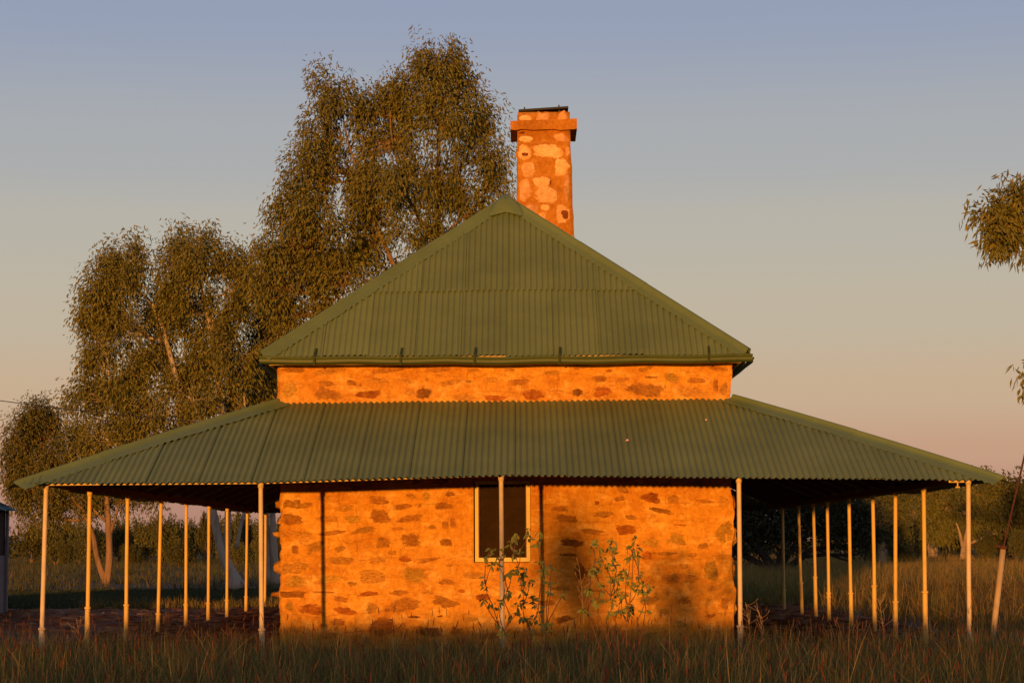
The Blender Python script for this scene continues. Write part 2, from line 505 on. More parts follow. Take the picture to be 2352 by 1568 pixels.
# smooth plaster band round the window, a few millimetres proud
bd = MB()
bd.box(-0.80, WL-0.022, YF-0.012, YF+0.02, 1.04, 2.22)
bd.box(WR+0.012, 0.30, YF-0.011, YF+0.02, 1.04, 2.22)
bd.box(WL-0.021, WR+0.011, YF-0.010, YF+0.02, 1.04, WB-0.012)
hb(bd, 'window_surround', M['plaster'], house)


def stone(parent, name, c, w, h, material, seed, y, proud=0.006, n=18):
    """a low, ragged stone face lying in the plaster"""
    r = random.Random(seed)
    ph = [r.uniform(0, 6.28) for _ in range(6)]
    pw = r.uniform(2.4, 5.5)
    cuts = [(r.uniform(0, 6.283), r.uniform(.72, .98)) for _ in range(4)]
    b = MB()
    rings = [(0.0, 1.0), (0.6, 0.95), (0.92, 0.6), (1.22, -1.1)]
    skew = r.uniform(-.15, .15)
    for k, (rr_, hh) in enumerate(rings):
        if k == 0:
            b.v.append((c[0], y-proud*1.1, c[2])); continue
        for j in range(n):
            a = 2*math.pi*j/n
            ca, sa = math.cos(a), math.sin(a)
            q = (abs(ca)**pw + abs(sa)**pw)**(-1/pw)
            q *= 1 + 0.10*math.sin(2*a+ph[0]) + 0.08*math.sin(3*a+ph[1]) + 0.07*math.sin(5*a+ph[2]) + 0.05*math.sin(8*a+ph[3])
            for ca_, cd_ in cuts:                     # broken straight edges
                cc_ = math.cos(a-ca_)
                if cc_ > 0.05:
                    q = min(q, cd_/cc_)
            q *= 1 + r.uniform(-.05, .05)
            xx = c[0] + ca*q*rr_*w/2
            zz = c[2] + sa*q*rr_*h/2 + skew*(xx-c[0])
            b.v.append((xx, y - proud*hh*(1+r.uniform(-.4, .4)), zz))
    for j in range(n):
        b.f.append((0, 1+(j+1) % n, 1+j))
    for k in range(1, 3):
        for j in range(n):
            a = 1+(k-1)*n+j; d = 1+(k-1)*n+(j+1) % n
            b.f.append((a, d, d+n, a+n))
    for q in range(len(b.f)):
        b.f[q] = tuple(reversed(b.f[q]))
    o = hb(b, name, M[material], parent, True)
    ea = o.data.attributes.new('edge', 'FLOAT', 'POINT')
    ea.data.foreach_set('value', [0.0] + [v for v in (0.55, 0.80, 1.0) for _ in range(n)])
    return o


TONE = {0: 'stone_tan', 1: 'stone_tan', 2: 'stone_brown', 3: 'stone_dark', 4: 'stone_red', 5: 'stone_olive'}
# crop-space lists: centre x, centre y, width, height, tone
crop2 = [(380, 305, 150, 42, 1), (670, 320, 130, 45, 1), (910, 270, 150, 70, 2), (1085, 310, 140, 45, 2), (920, 375, 160, 100, 2), (1135, 398, 190, 45, 2),
         (1420, 222, 90, 40, 2), (1370, 310, 140, 60, 2), (1140, 235, 80, 35, 1), (1250, 235, 70, 60, 5), (1390, 440, 50, 62, 2), (1442, 430, 55, 74, 2),
         (300, 405, 150, 80, 2), (560, 400, 170, 50, 1), (735, 400, 130, 60, 5), (570, 500, 200, 40, 2), (380, 510, 130, 38, 1), (800, 480, 180, 45, 0),
         (1050, 465, 90, 20, 1), (1300, 458, 70, 30, 1), (320, 615, 60, 70, 2), (460, 595, 120, 80, 1), (945, 565, 120, 75, 2), (1150, 555, 150, 90, 2),
         (650, 695, 240, 60, 1), (910, 690, 140, 45, 1), (1100, 685, 110, 40, 4), (1270, 690, 150, 35, 2), (360, 735, 130, 50, 1), (330, 845, 170, 75, 5),
         (570, 830, 180, 60, 5), (870, 810, 230, 100, 0), (1170, 800, 210, 105, 5), (1395, 845, 120, 40, 2), (1590, 800, 150, 50, 1), (350, 932, 90, 30, 4),
         (520, 920, 200, 12, 1), (650, 970, 120, 45, 2), (845, 932, 165, 40, 4), (1055, 925, 160, 40, 2), (1250, 918, 100, 30, 1), (1505, 912, 60, 25, 4),
         (1650, 955, 130, 45, 4), (445, 1045, 200, 75, 4), (675, 1055, 165, 60, 4), (870, 1030, 90, 70, 1), (1095, 1010, 290, 95, 2), (1395, 1000, 220, 80, 2),
         (1165, 1097, 95, 20, 3), (1355, 1090, 50, 15, 3), (620, 1135, 100, 50, 2), (950, 1160, 210, 120, 3), (1280, 1200, 210, 70, 3), (1420, 730, 60, 15, 1),
         (520, 255, 140, 40, 0), (1210, 305, 32, 30, 0), (275, 1020, 62, 66, 5), (730, 860, 90, 40, 0), (1010, 640, 70, 30, 0)]
crop3 = [(845, 258, 95, 45, 2), (1065, 245, 140, 75, 4), (690, 285, 40, 30, 4), (1455, 275, 140, 30, 2), (735, 368, 160, 50, 1), (1145, 340, 160, 38, 2),
         (930, 388, 90, 30, 1), (1290, 443, 100, 15, 2), (645, 490, 190, 40, 2), (895, 480, 155, 65, 4), (1590, 490, 130, 140, 5), (520, 570, 170, 70, 3),
         (1070, 570, 130, 60, 5), (1260, 540, 130, 90, 5), (1040, 662, 85, 50, 4), (500, 655, 150, 25, 3), (1190, 645, 170, 25, 1), (1370, 660, 80, 30, 1),
         (580, 790, 120, 130, 3), (1270, 825, 280, 70, 2), (1060, 980, 160, 60, 1), (1240, 255, 90, 60, 0), (1590, 275, 100, 95, 0), (1500, 760, 120, 140, 5),
         (1600, 1000, 60, 90, 2), (330, 1000, 120, 50, 2), (700, 985, 130, 40, 1), (460, 1110, 120, 50, 3), (820, 1080, 120, 50, 1)]
crop5 = [(550, 350, 200, 60, 2), (830, 355, 270, 55, 1), (1310, 345, 330, 50, 2), (1670, 350, 240, 50, 2), (1950, 352, 110, 22, 1), (2220, 350, 80, 20, 1),
         (990, 450, 85, 40, 2), (1060, 470, 25, 25, 2), (1210, 435, 150, 45, 1), (1430, 435, 130, 45, 0), (1585, 428, 30, 25, 1), (1750, 452, 200, 40, 0),
         (1910, 442, 60, 25, 5), (2090, 432, 120, 45, 1), (815, 540, 230, 90, 2), (1140, 545, 230, 65, 4), (1450, 530, 90, 46, 1), (1560, 540, 150, 82, 3),
         (1890, 570, 180, 50, 1), (2130, 570, 200, 55, 4), (500, 510, 130, 130, 5)]
crop6 = [(80, 350, 80, 20, 1), (630, 325, 140, 35, 1), (855, 357, 55, 22, 2), (1130, 345, 130, 40, 0), (150, 448, 180, 60, 2), (780, 425, 130, 50, 2),
         (960, 428, 115, 28, 2), (1180, 408, 130, 22, 2), (1340, 415, 140, 70, 5), (1545, 432, 160, 40, 2), (1700, 340, 180, 48, 2), (1690, 480, 50, 110, 2),
         (255, 550, 190, 80, 4), (610, 525, 90, 60, 3), (800, 520, 160, 90, 4), (1125, 515, 320, 110, 2), (1500, 525, 280, 80, 0), (1755, 500, 70, 100, 0)]
sd = 0
for lst, (ox, oy, sc) in ((crop2, (1000, 1850, .5618)), (crop3, (2000, 1850, .5618)), (crop5, (900, 1300, .5102)), (crop6, (2000, 1300, .5102))):
    for (cx, cy, w, h, t) in lst:
        px, py = (ox+cx*sc)/1.7415, (oy+cy*sc)/1.7415
        p = at(px, py, YF)
        k = sc/1.7415*YF/F
        sd += 1
        if p[2] < 0.08 or p[2] > 3.66:
            continue
        if -0.85 < p[0] < 0.33 and 1.0 < p[2] < 2.25:
            continue
        w_ = min(w*k, 2*(p[0]-X0)*0.98, 2*(X1-p[0])*0.98)
        stone(front, 'stone', p, w_, h*k*1.08, TONE[t], sd, YF, 0.008)

placed = [(o.data.vertices[0].co.x, o.data.vertices[0].co.z) for o in front.children]
r9 = random.Random(9)
for _ in range(900):
    x, z = r9.uniform(X0+.2, X1-.2), r9.uniform(.1, 3.55)
    if 2.2 < z < 3.2 or (-0.95 < x < 0.42 and .95 < z < 2.3):
        continue
    w, h = r9.uniform(.12, .30), r9.uniform(.05, .12)
    if any(abs(x-a) < .30 and abs(z-b) < .125 for a, b in placed):
        continue
    placed.append((x, z))
    stone(front, 'stone', (x, YF, z), w, h, r9.choice(['stone_tan', 'stone_tan', 'stone_olive', 'stone_brown']), 900+len(placed), YF, 0.006)
# toothing stones left sticking out of the left edge of the wall
def rock(parent, name, x0, x1, z0, z1, y0, y1, material, seed):
    r = random.Random(seed)
    b = MB()
    nx, nr = 6, 10
    for i in range(nx+1):
        t = i/nx
        x = x0 + (x1-x0)*t
        taper = 0.45 + 0.55*min(1, t*3.0) if t < 0.34 else 1.0
        for j in range(nr):
            a = 2*math.pi*j/nr
            ca, sa = math.cos(a), math.sin(a)
            q = (abs(ca)**4 + abs(sa)**4)**(-.25)
            b.v.append((x + r.uniform(-.012, .012), (y0+y1)/2 + ca*q*(y1-y0)/2*taper*(1+r.uniform(-.07, .07)),
                        (z0+z1)/2 + sa*q*(z1-z0)/2*taper*(1+r.uniform(-.12, .12))))
    for i in range(nx):
        for j in range(nr):
            a = i*nr+j; d = i*nr+(j+1) % nr
            b.f.append((a, d, d+nr, a+nr))
    b.f.append(tuple(range(nr))); b.f.append(tuple(nx*nr+j for j in reversed(range(nr))))
    return hb(b, name, M[material], parent, False)


for k, (pxl, pxr, pyt, pyb, m_) in enumerate([(632, 690, 1143, 1172, 'stone_tan'), (641, 672, 1176, 1200, 'stone_tan'), (626, 690, 1216, 1236, 'stone_tan'), (628, 692, 1284, 1322, 'stone_tan'),
                                              (622, 697, 1355, 1374, 'stone_brown')]):
    a, b_ = at(pxl, pyt, YF), at(pxr, pyb, YF)
    rock(front, 'toothing_stone', a[0], b_[0], b_[2], a[2], YF-0.012, YF+0.30, m_, 40+k)
# big quoins at the right edge
for k, (pyt, pyb) in enumerate([(1122, 1190), (1192, 1262), (1265, 1345), (1348, 1425)]):
    a, b_ = at(1640, pyt, YF), at(1690+3*(k % 2), pyb, YF)
    rock(front, 'quoin', b_[0]-0.002, a[0]+0.10, b_[2]+.006, a[2]-.006, YF-0.005, YF+0.32, 'plaster', 60+k)

# window: frame, louvres
wfm = MB()
y0, y1 = YF-0.014, YF+0.06
l_, r_, b_, t_ = WL+0.018, WR-0.004, WB+0.006, WT-0.004
wfm.box(l_, l_+0.044, y0, y1, b_, t_); wfm.box(r_-0.048, r_, y0, y1, b_, t_)
wfm.box(l_+0.0445, r_-0.0485, y0+0.001, y1, b_, b_+0.052); wfm.box(l_+0.0445, r_-0.0485, y0+0.001, y1, t_-0.045, t_)
window = hb(wfm, 'window', M['frame'], house)
jm = MB()
jm.box(l_+0.0446, l_+0.058, y0+0.02, y1+0.02, b_+0.053, t_-0.046); jm.box(r_-0.062, r_-0.0487, y0+0.02, y1+0.02, b_+0.053, t_-0.046)
hb(jm, 'louvre_channel', M['timber'], window)
nl = 6
zz0, zz1 = b_+0.053, t_-0.046
for k in range(nl):
    za, zb = zz0+(zz1-zz0)*k/nl, zz0+(zz1-zz0)*(k+1)/nl
    lv = MB()
    lv.bar(((l_+r_)/2 - (r_-l_)/2+0.06, YF+0.045, (za+zb)/2), (r_-0.064, YF+0.045, (za+zb)/2), 0.008, (zb-za)+0.012)
    for q, v in enumerate(lv.v):   # tilt the blade
        lv.v[q] = (v[0], v[1] + (v[2]-(za+zb)/2)*0.30, v[2])
    hb(lv, 'louvre', M['louvre'], window)

# ------------------------------------------------------------------ corrugated roofs
PITCHC = 0.0765


def sheets(parent, surf, normal, u0, u1, seam0, width, thi, tlo=lambda u: 0.0, amp=0.0115, seg=8, nt=4, seed=0, material='roof', name='roof_sheet'):
    """corrugated sheets side by side; each sheet is an object of its own"""
    r = random.Random(seed)
    n = Vector(normal).normalized()
    k0 = math.floor((u0-seam0)/width)
    k1 = math.ceil((u1-seam0)/width)
    outl = []
    for k in range(k0, k1):
        a, b = max(u0, seam0+k*width), min(u1, seam0+(k+1)*width+0.03)
        if b-a < 0.04:
            continue
        m = max(2, int(round((b-a)/PITCHC*seg)))
        mb = MB()
        jit = r.uniform(-.006, .010)
        tilt = r.uniform(0.005, 0.010)
        cols = []
        for i in range(m+1):
            u = a + (b-a)*i/m
            lo, hi = tlo(u), thi(u)
            if hi < lo:
                hi = lo
            w = amp*math.cos(2*math.pi*(u-seam0)/PITCHC)
            e_ = (u-a)/(b-a)
            lift = tilt*e_ + jit*0.4 + 0.005*max(0.0, (e_-0.93)/0.07)**2
            for j in range(nt+1):
                t = lo + (hi-lo)*j/nt
                p = Vector(surf(u, t - (jit*0.9 if j == 0 else 0))) + n*(w+lift)
                mb.v.append(tuple(p))
            cols.append(hi > lo)
        for i in range(m):
            if not (cols[i] or cols[i+1]):
                continue
            for j in range(nt):
                p = i*(nt+1)+j
                mb.f.append((p, p+nt+1, p+nt+2, p+1))
        if mb.f:
            outl.append(hb(mb, name, M[material], parent, True))
    return outl


def interp(tab):
    xs_ = [a for a, _ in tab]; ys_ = [b for _, b in tab]
    return lambda x: float(np.interp(x, xs_, ys_))


# --- verandah roof
VL, VR, VF, VBK = -5.86, 5.53, 24.74, 46.45
zeave = interp([(-5.86, 2.075), (-3.0, 2.082), (-1.5, 2.12), (-0.25, 2.142), (1.0, 2.125), (2.5, 2.10), (5.2, 2.065), (5.6, 2.06)])
ZT = 3.19
veave = lambda y: 2.065 + 0.02*math.sin(y*0.55) - 0.01*math.sin(y*1.4)
DL, DR, DF = X0-VL, VR-X1, YF-VF


def v_front(u, t):
    return (u, VF+DF*t, zeave(u) + (ZT+0.02*(u > 1.2)*0 + 0.004*u - zeave(u))*t + 0.05*t*(1-t))


def v_left(u, t):
    return (VL+DL*t, u, veave(u) + (ZT-veave(u))*t + 0.04*t*(1-t))


def v_right(u, t):
    return (VR-DR*t, u, veave(u+3) - 0.01 + (ZT-veave(u+3)+.01)*t + 0.04*t*(1-t))


def v_back(u, t):
    return (u, VBK-(VBK-YB)*t, 2.06 + (ZT-2.06)*t)


beams = MB()
fpx = [-5.57, -3.053, -0.245, 2.53, 5.205]
for a, b in zip(fpx[:-1], fpx[1:]):
    boff = interp([(-5.6, .022), (-3, .022), (-1.2, .036), (-.25, .038), (.3, .030), (1.2, .042), (5.3, .042)])
    beams.bar((a+0.002, 25.0, zeave(a)+boff(a)), (b-0.002, 25.0, zeave(b)+boff(b)), 0.05, 0.068)
vroof = hb(beams, 'verandah_roof', M['plate'], house)
sb = MB()
for xx in (-5.57, 5.22):
    ys_ = np.linspace(25.03, 46.2, 9)
    for a, b in zip(ys_[:-1], ys_[1:]):
        sb.bar((xx, a, 2.098), (xx, b-0.002, 2.098), 0.06, 0.09)
sb.bar((-5.5, 46.2, 2.10), (5.15, 46.2, 2.10), 0.06, 0.09)
hb(sb, 'side_beam', M['timber'], vroof)
for u in np.linspace(-4.9, 4.7, 12):
    tm = min(1.0, (u-VL)/DL, (VR-u)/DR)
    if tm < 0.3:
        continue
    rf = MB(); a, b = Vector(v_front(u, 0.13)), Vector(v_front(u, tm*0.985))
    rf.bar(a-Vector((0, 0, .062)), b-Vector((0, 0, .062)), 0.05, 0.08)
    hb(rf, 'rafter', M['timber'], vroof)
for (xe, xw) in ((VL, X0), (VR, X1)):
    rf = MB(); sg_ = 1 if xe < 0 else -1
    rf.bar((xe+sg_*.30, VF+.30, 2.06+.05), (xw-sg_*.03, YF-.03, ZT-.09), 0.18, 0.05)
    hb(rf, 'hip_rafter', M['timber'], vroof)
for sfun, in ((v_left,), (v_right,)):
    for y in np.arange(28.0, 44.0, 1.3):
        rf = MB(); a, b = Vector(sfun(y, 0.13)), Vector(sfun(y, 0.985))
        rf.bar(a-Vector((0, 0, .062)), b-Vector((0, 0, .062)), 0.05, 0.08)
        hb(rf, 'rafter', M['timber'], vroof)
nrm = lambda a: Vector(a).normalized()
sheets(vroof, v_front, (0, -(ZT-2.1), DF), VL+0.05, VR-0.05, -2.56, 0.612, lambda u: min(1.0, (u-VL)/DL, (VR-u)/DR), nt=5, seed=2)
sheets(vroof, v_left, (-(ZT-2.06), 0, DL), VF+0.05, VBK-0.05, 25.1, 0.612, lambda u: min(1.0, (u-VF)/DF, (VBK-u)/(VBK-YB)), seg=6, nt=2, seed=3)
sheets(vroof, v_right, ((ZT-2.06), 0, DR), VF+0.05, VBK-0.05, 25.1, 0.612, lambda u: min(1.0, (u-VF)/DF, (VBK-u)/(VBK-YB)), seg=6, nt=2, seed=4)
sheets(vroof, v_back, (0, (ZT-2.06), VBK-YB), VL+0.05, VR-0.05, -2.56, 0.612, lambda u: min(1.0, (u-VL)/DL, (VR-u)/DR), seg=4, nt=1, seed=5)


def hip_cap(parent, P, Q, nA, nB, dA, dB, wA, wB, pieces, lift=0.02, roll=0.028, seed=0, bow=0.0):
    """folded hip capping from P (low) to Q (high); dA, dB: in-plane directions away from the hip on either roof face"""
    P, Q = Vector(P), Vector(Q)
    nA, nB, dA, dB = (Vector(v).normalized() for v in (nA, nB, dA, dB))
    up = (nA+nB).normalized()
    r = random.Random(seed)
    for k in range(len(pieces)-1):
        t0, t1 = pieces[k], pieces[k+1] + (0.012 if k < len(pieces)-2 else 0)
        m = max(6, int((t1-t0)*(Q-P).length/0.05))
        mb = MB(); ring = None
        z = 0.004*(k % 2) + r.uniform(0, .003)
        for i in range(m+1):
            t = t0+(t1-t0)*i/m
            c = P.lerp(Q, t) + up*(lift+z+bow*4*t*(1-t))
            s = (t*(Q-P).length)
            wv = 0.010*math.sin(2*math.pi*s/0.11 + seed) + 0.004*math.sin(2*math.pi*s/0.31)
            pts = [c + dA*(wA+wv) - nA*(0.016+0.008*math.sin(2*math.pi*s/0.11+seed)), c + dA*wA*0.55 - nA*0.002, c + dA*(roll*1.3) + up*0.0]
            for a in range(0, 7):
                an = math.pi*a/6
                pts.append(c + up*(0.012+roll*math.sin(an)) + (dA-dB).normalized()*roll*math.cos(an))
            pts += [c + dB*(roll*1.3), c + dB*wB*0.55 - nB*0.002, c + dB*(wB+wv) - nB*0.016]
            n_ = len(pts)
            mb.v += [tuple(p) for p in pts]
        for i in range(m):
            for j in range(n_-1):
                a = i*n_+j
                mb.f.append((a, a+1, a+n_+1, a+n_))
        hb(mb, 'hip_capping', M['cap'], parent, True)


nF = (0, -(ZT-2.1), DF); nL_ = (-(ZT-2.06), 0, DL); nR_ = ((ZT-2.06), 0, DR)
def inplane(hip, n, sign_ref):
    d = Vector(n).cross(Vector(hip)).normalized()
    return d if d.dot(Vector(sign_ref)) > 0 else -d
pL, qL = (VL-0.02, VF-0.02, 2.062), (X0-0.02, YF-0.02, ZT+0.005)
hv = Vector(qL)-Vector(pL)
hip_cap(vroof, pL, qL, nF, nL_, inplane(hv, nF, (1, 0, 0)), inplane(hv, nL_, (0, 1, 0)), 0.22, 0.20, [0, 0.30, 0.62, 1.0], 0.018, 0.02, 1, 0.015)
pR, qR = (VR+0.03, VF-0.03, 2.055), (X1+0.02, YF-0.02, ZT+0.015)
hv = Vector(qR)-Vector(pR)
hip_cap(vroof, pR, qR, nF, nR_, inplane(hv, nF, (-1, 0, 0)), inplane(hv, nR_, (0, 1, 0)), 0.22, 0.20, [0, 0.52, 1.0], 0.018, 0.026, 2, 0.018)
for (px, py, s) in ((1441, 1015, 0.026), (1622, 968, 0.013)):
    # pick the point on the front slope under this pixel
    best = min(((abs(at(px, py, VF+DF*t)[2]-v_front(at(px, py, VF+DF*t)[0], t)[2]), t) for t in np.linspace(0.05, 0.95, 181)))
    p = at(px, py, VF+DF*best[1])
    fl = MB()
    fl.v = [(p[0]-s, p[1]-s*.8, p[2]+.012), (p[0]+s*.7, p[1]-s, p[2]+.016), (p[0]+s, p[1]+s*.7, p[2]+.03), (p[0]-s*.5, p[1]+s, p[2]+.034), (p[0], p[1], p[2]+.04)]
    fl.f = [(0, 1, 4), (1, 2, 4), (2, 3, 4), (3, 0, 4)]
    tag(hb(fl, 'paint_flake', M['flake'], vroof), 'small pale pink flake on the green iron')

# --- upper hipped roof
EL, ER, EF, EB = -3.31, 2.89, 27.1, 44.1
ZE, AX, AYF, AYB, AZ = 3.745, -0.205, 30.2, 41.0, 6.235


def u_front(u, t):
    return (u, EF+(AYF-EF)*t, ZE+(AZ-ZE)*t)


def u_left(u, t):
    return (EL+(AX-EL)*t, u, ZE+(AZ-ZE)*t)


def u_right(u, t):
    return (ER-(ER-AX)*t, u, ZE+(AZ-ZE)*t)


def u_back(u, t):
    return (u, EB-(EB-AYB)*t, ZE+(AZ-ZE)*t)


pl = MB()
pl.box(EL+0.10, ER-0.08, EF+0.06, EF+0.085, ZE-0.10, ZE+0.005)
pl.box(EL+0.08, EL+0.10, EF+0.10, EB-0.1, ZE-0.10, ZE-0.02)
pl.box(ER-0.10, ER-0.08, EF+0.10, EB-0.1, ZE-0.10, ZE-0.02)
roof = hb(pl, 'roof', M['plate'], house)
so = MB()
so.box(X0-0.001+0.0, X0+0.4, YF+0.46, YB, 3.701, 3.72)
for y in np.arange(27.7, 43.9, 0.9):
    so.bar((EL+0.12, y, ZE-0.02), (X0+0.1, y, ZE+0.13), 0.05, 0.09)
    so.bar((ER-0.12, y, ZE-0.02), (X1-0.1, y, ZE+0.13), 0.05, 0.09)
hb(so, 'eave_timber', M['timber'], roof)
tF = lambda u: max(0.0, min((u-EL)/(AX-EL), (ER-u)/(ER-AX)))
nUF = (0, -(AZ-ZE), AYF-EF)
sheets(roof, u_front, nUF, EL+0.03, ER-0.03, -0.216, 0.589, lambda u: min(0.405, tF(u)), nt=3, seed=6)
up_surf = lambda u, t: tuple(Vector(u_front(u, t)) + Vector(nUF).normalized()*0.009)
sheets(roof, up_surf, nUF, EL+1.0, ER-1.0, -0.190, 0.589, tF, lambda u: 0.385, nt=3, seed=7)
tS = lambda u: max(0.0, min(1.0, (u-EF)/(AYF-EF), (EB-u)/(EB-AYB)))
sheets(roof, u_left, (-(AZ-ZE), 0, AX-EL), EF+0.03, EB-0.03, 27.2, 0.589, tS, seg=4, nt=1, seed=8)
sheets(roof, u_right, ((AZ-ZE), 0, ER-AX), EF+0.03, EB-0.03, 27.2, 0.589, tS, seg=4, nt=1, seed=9)
sheets(roof, u_back, (0, (AZ-ZE), EB-AYB), EL+0.03, ER-0.03, -0.216, 0.589, tF, seg=4, nt=1, seed=10)
AP = (AX, AYF, AZ+0.015)
nUL = (-(AZ-ZE), 0, AX-EL); nUR = ((AZ-ZE), 0, ER-AX)
pL = (EL-0.01, EF-0.01, ZE+0.01); hv = Vector(AP)-Vector(pL)
hip_cap(roof, pL, AP, nUF, nUL, inplane(hv, nUF, (1, 0, 0)), inplane(hv, nUL, (0, 1, 0)), 0.155, 0.16, [0, .37, .70, .845, 1.0], 0.02, 0.034, 3)
pR = (ER+0.0, EF+0.0, ZE+0.02); hv = Vector(AP)-Vector(pR)
hip_cap(roof, pR, AP, nUF, nUR, inplane(hv, nUF, (-1, 0, 0)), inplane(hv, nUR, (0, 1, 0)), 0.155, 0.16, [0, .40, .665, .755, 1.0], 0.02, 0.034, 4)
rc = MB()
ring = []
for i, y in enumerate(np.linspace(AYF-0.16, AYB+0.1, 14)):
    dz = -0.05 if i == 0 else 0.0
    prof = [(-0.20, -0.165), (-0.05, -0.03)] + [(-0.05*math.cos(a), 0.012+0.05*math.sin(a)) for a in np.linspace(0, math.pi, 9)] + [(0.05, -0.03), (0.20, -0.165)]
    for (a, b) in prof:
        rc.v.append((AX+a, y, AZ+0.045+b+dz*(1.6 if abs(a) < .1 else 1)))
    npf = len(prof)
for i in range(13):
    for j in range(npf-1):
        a = i*npf+j
        rc.f.append((a, a+1, a+npf+1, a+npf))
hb(rc, 'ridge_capping', M['cap'], roof, True)
# small folded nose that closes the hips at the apex
no = MB()
c = Vector((AX, AYF-0.05, AZ+0.055))
rim = [Vector((AX-0.30, AYF-0.30, AZ-0.235)), Vector((AX-0.21, AYF-0.42, AZ-0.275)), Vector((AX, AYF-0.30, AZ-0.20)), Vector((AX+0.21, AYF-0.42, AZ-0.275)), Vector((AX+0.30, AYF-0.30, AZ-0.235)),
       Vector((AX+0.16, AYF+0.02, AZ-0.06)), Vector((AX, AYF+0.1, AZ+0.06)), Vector((AX-0.16, AYF+0.02, AZ-0.06))]
mid = [c.lerp(p, 0.5)+Vector((0, -0.035, 0.055)) for p in rim]
no.v = [tuple(c + Vector((0, 0, 0.035)))] + [tuple(p) for p in mid] + [tuple(p) for p in rim]
for j in range(8):
    no.f += [(0, 1+j, 1+(j+1) % 8), (1+j, 9+j, 9+(j+1) % 8, 1+(j+1) % 8)]
hb(no, 'ridge_end_cap', M['cap'], roof, True)

# gutter along the front eave, with strap brackets
gt = MB()
prof = [(0.10, 0.055), (0.0, 0.06), (-0.012, 0.052), (-0.010, 0.03), (-0.018, 0.0), (-0.008, -0.03), (0.02, -0.046), (0.07, -0.05), (0.10, -0.045)]
prof = [(-a, b) for a, b in [(-0.012, 0.055), (0.0, 0.062), (0.012, 0.058), (0.008, 0.040), (-0.004, 0.02), (-0.006, -0.012), (-0.028, -0.034), (-0.07, -0.040), (-0.105, -0.036), (-0.108, 0.03)]]
gx = np.linspace(EL-0.03, ER+0.055, 40)
for i, x in enumerate(gx):
    sag = -0.012*math.sin((x-EL)/(ER-EL)*math.pi) + 0.006*math.sin(x*5.1) + 0.006*(x < -0.9)
    for (a, b) in prof:
        gt.v.append((x, EF-0.045+a, ZE-0.062+b+sag))
k = len(prof)
for i in range(len(gx)-1):
    for j in range(k-1):
        q = i*k+j
        gt.f.append((q, q+1, q+k+1, q+k))
gt.f.append(tuple(range(k))); gt.f.append(tuple((len(gx)-1)*k+j for j in reversed(range(k))))
gutter = hb(gt, 'gutter', M['gutter'], house, False)
for px in (722, 920, 1090, 1285, 1628):
    x = at(px, 826, EF-0.06)[0]
    br = MB()
    br.bar((x, EF-0.066, ZE-0.115), (x, EF-0.066, ZE+0.012), 0.028, 0.006)
    br.v = [(v[0], v[1], v[2]) for v in br.v]
    br.bar((x, EF-0.063, ZE+0.010), (x+0.01, EF+0.085, ZE+0.115), 0.026, 0.008)
    hb(br, 'gutter_bracket', M['bracket'], gutter)

# gutters along the side eaves
for sx_, xg in ((1, ER+0.075), (-1, EL-0.075)):
    sg2 = MB()
    gy = np.linspace(EF+0.06, EB-0.1, 24)
    for y in gy:
        for (a, b) in prof:
            sg2.v.append((xg-sx_*a, y, ZE-0.085+b*0.9+0.004*math.sin(y*3)))
    for i in range(len(gy)-1):
        for j in range(k-1):
            q = i*k+j
            sg2.f.append((q, q+1, q+k+1, q+k))
    hb(sg2, 'side_gutter', M['gutter'], house)
# --- chimney
CYF = 31.6
a_, b_ = at(1186.5, 550, CYF), at(1318, 550, CYF)
c_, d_ = at(1189, 258, CYF), at(1308, 258, CYF)
cx0, cx1, ct0, ct1, czt = a_[0], b_[0], c_[0], d_[0], c_[2]
CD = 0.82
ch = MB()
zb = at(1250, 300, CYF)[2]; zt_b = at(1250, 285, CYF)[2]
nlev = 34
for i in range(nlev+1):
    z = 4.6 + (czt-4.6)*i/nlev
    t = min(1, max(0, (z-5.9)/(czt-5.9)))
    xl, xr = cx0+(ct0-cx0)*t, cx1+(ct1-cx1)*t
    nseg = 10
    loop = [(xl+(xr-xl)*q/nseg, CYF) for q in range(nseg)] + [(xr, CYF+CD*q/nseg) for q in range(nseg)] + \
           [(xr-(xr-xl)*q/nseg, CYF+CD) for q in range(nseg)] + [(xl, CYF+CD-CD*q/nseg) for q in range(nseg)]
    for (x, y) in loop:
        ch.v.append((x+0.006*wnoise(y*3, z*2, 1)+random.uniform(-.003, .003), y+0.005*wnoise(x*3, z*2, 2), z))
nn = 40
for i in range(nlev):
    for j in range(nn):
        a = i*nn+j; b = i*nn+(j+1) % nn
        ch.f.append((a, b, b+nn, a+nn))
ch.f.append(tuple(nlev*nn+j for j in range(nn)))
chimney = hb(ch, 'chimney', M['chimney_mortar'], house, True)
cb = MB()
bl, brr = at(1172.5, 290, CYF)[0], at(1325, 290, CYF)[0]
segs = 12
for i in range(segs+1):
    x = bl+(brr-bl)*i/segs
    dz = random.uniform(-.012, .012)
    for (y, z) in ((CYF-0.075+random.uniform(-.008, .008), zb-0.0+dz), (CYF-0.075+random.uniform(-.008, .008), zt_b+0.035+dz*.5+0.03*i/segs), (CYF+CD+0.08, zt_b+0.035), (CYF+CD+0.08, zb)):
        cb.v.append((x, y, z))
for i in range(segs):
    for j in range(4):
        a = i*4+j; b = i*4+(j+1) % 4
        cb.f.append((a, a+4, b+4, b))
cb.f += [(0, 1, 2, 3), tuple(segs*4+j for j in (3, 2, 1, 0))]
hb(cb, 'corbel_course', M['chimney_mortar'], chimney)
cpl, cpr = at(1191, 250, CYF), at(1305.5, 250, CYF)
cc = MB(); cc.box(cpl[0], cpr[0], CYF+0.02, CYF+CD-0.04, czt+0.018, czt+0.048)
cc.v = [(v[0], v[1], v[2]+0.045*(v[0]-cpl[0])/(cpr[0]-cpl[0])) for v in cc.v]
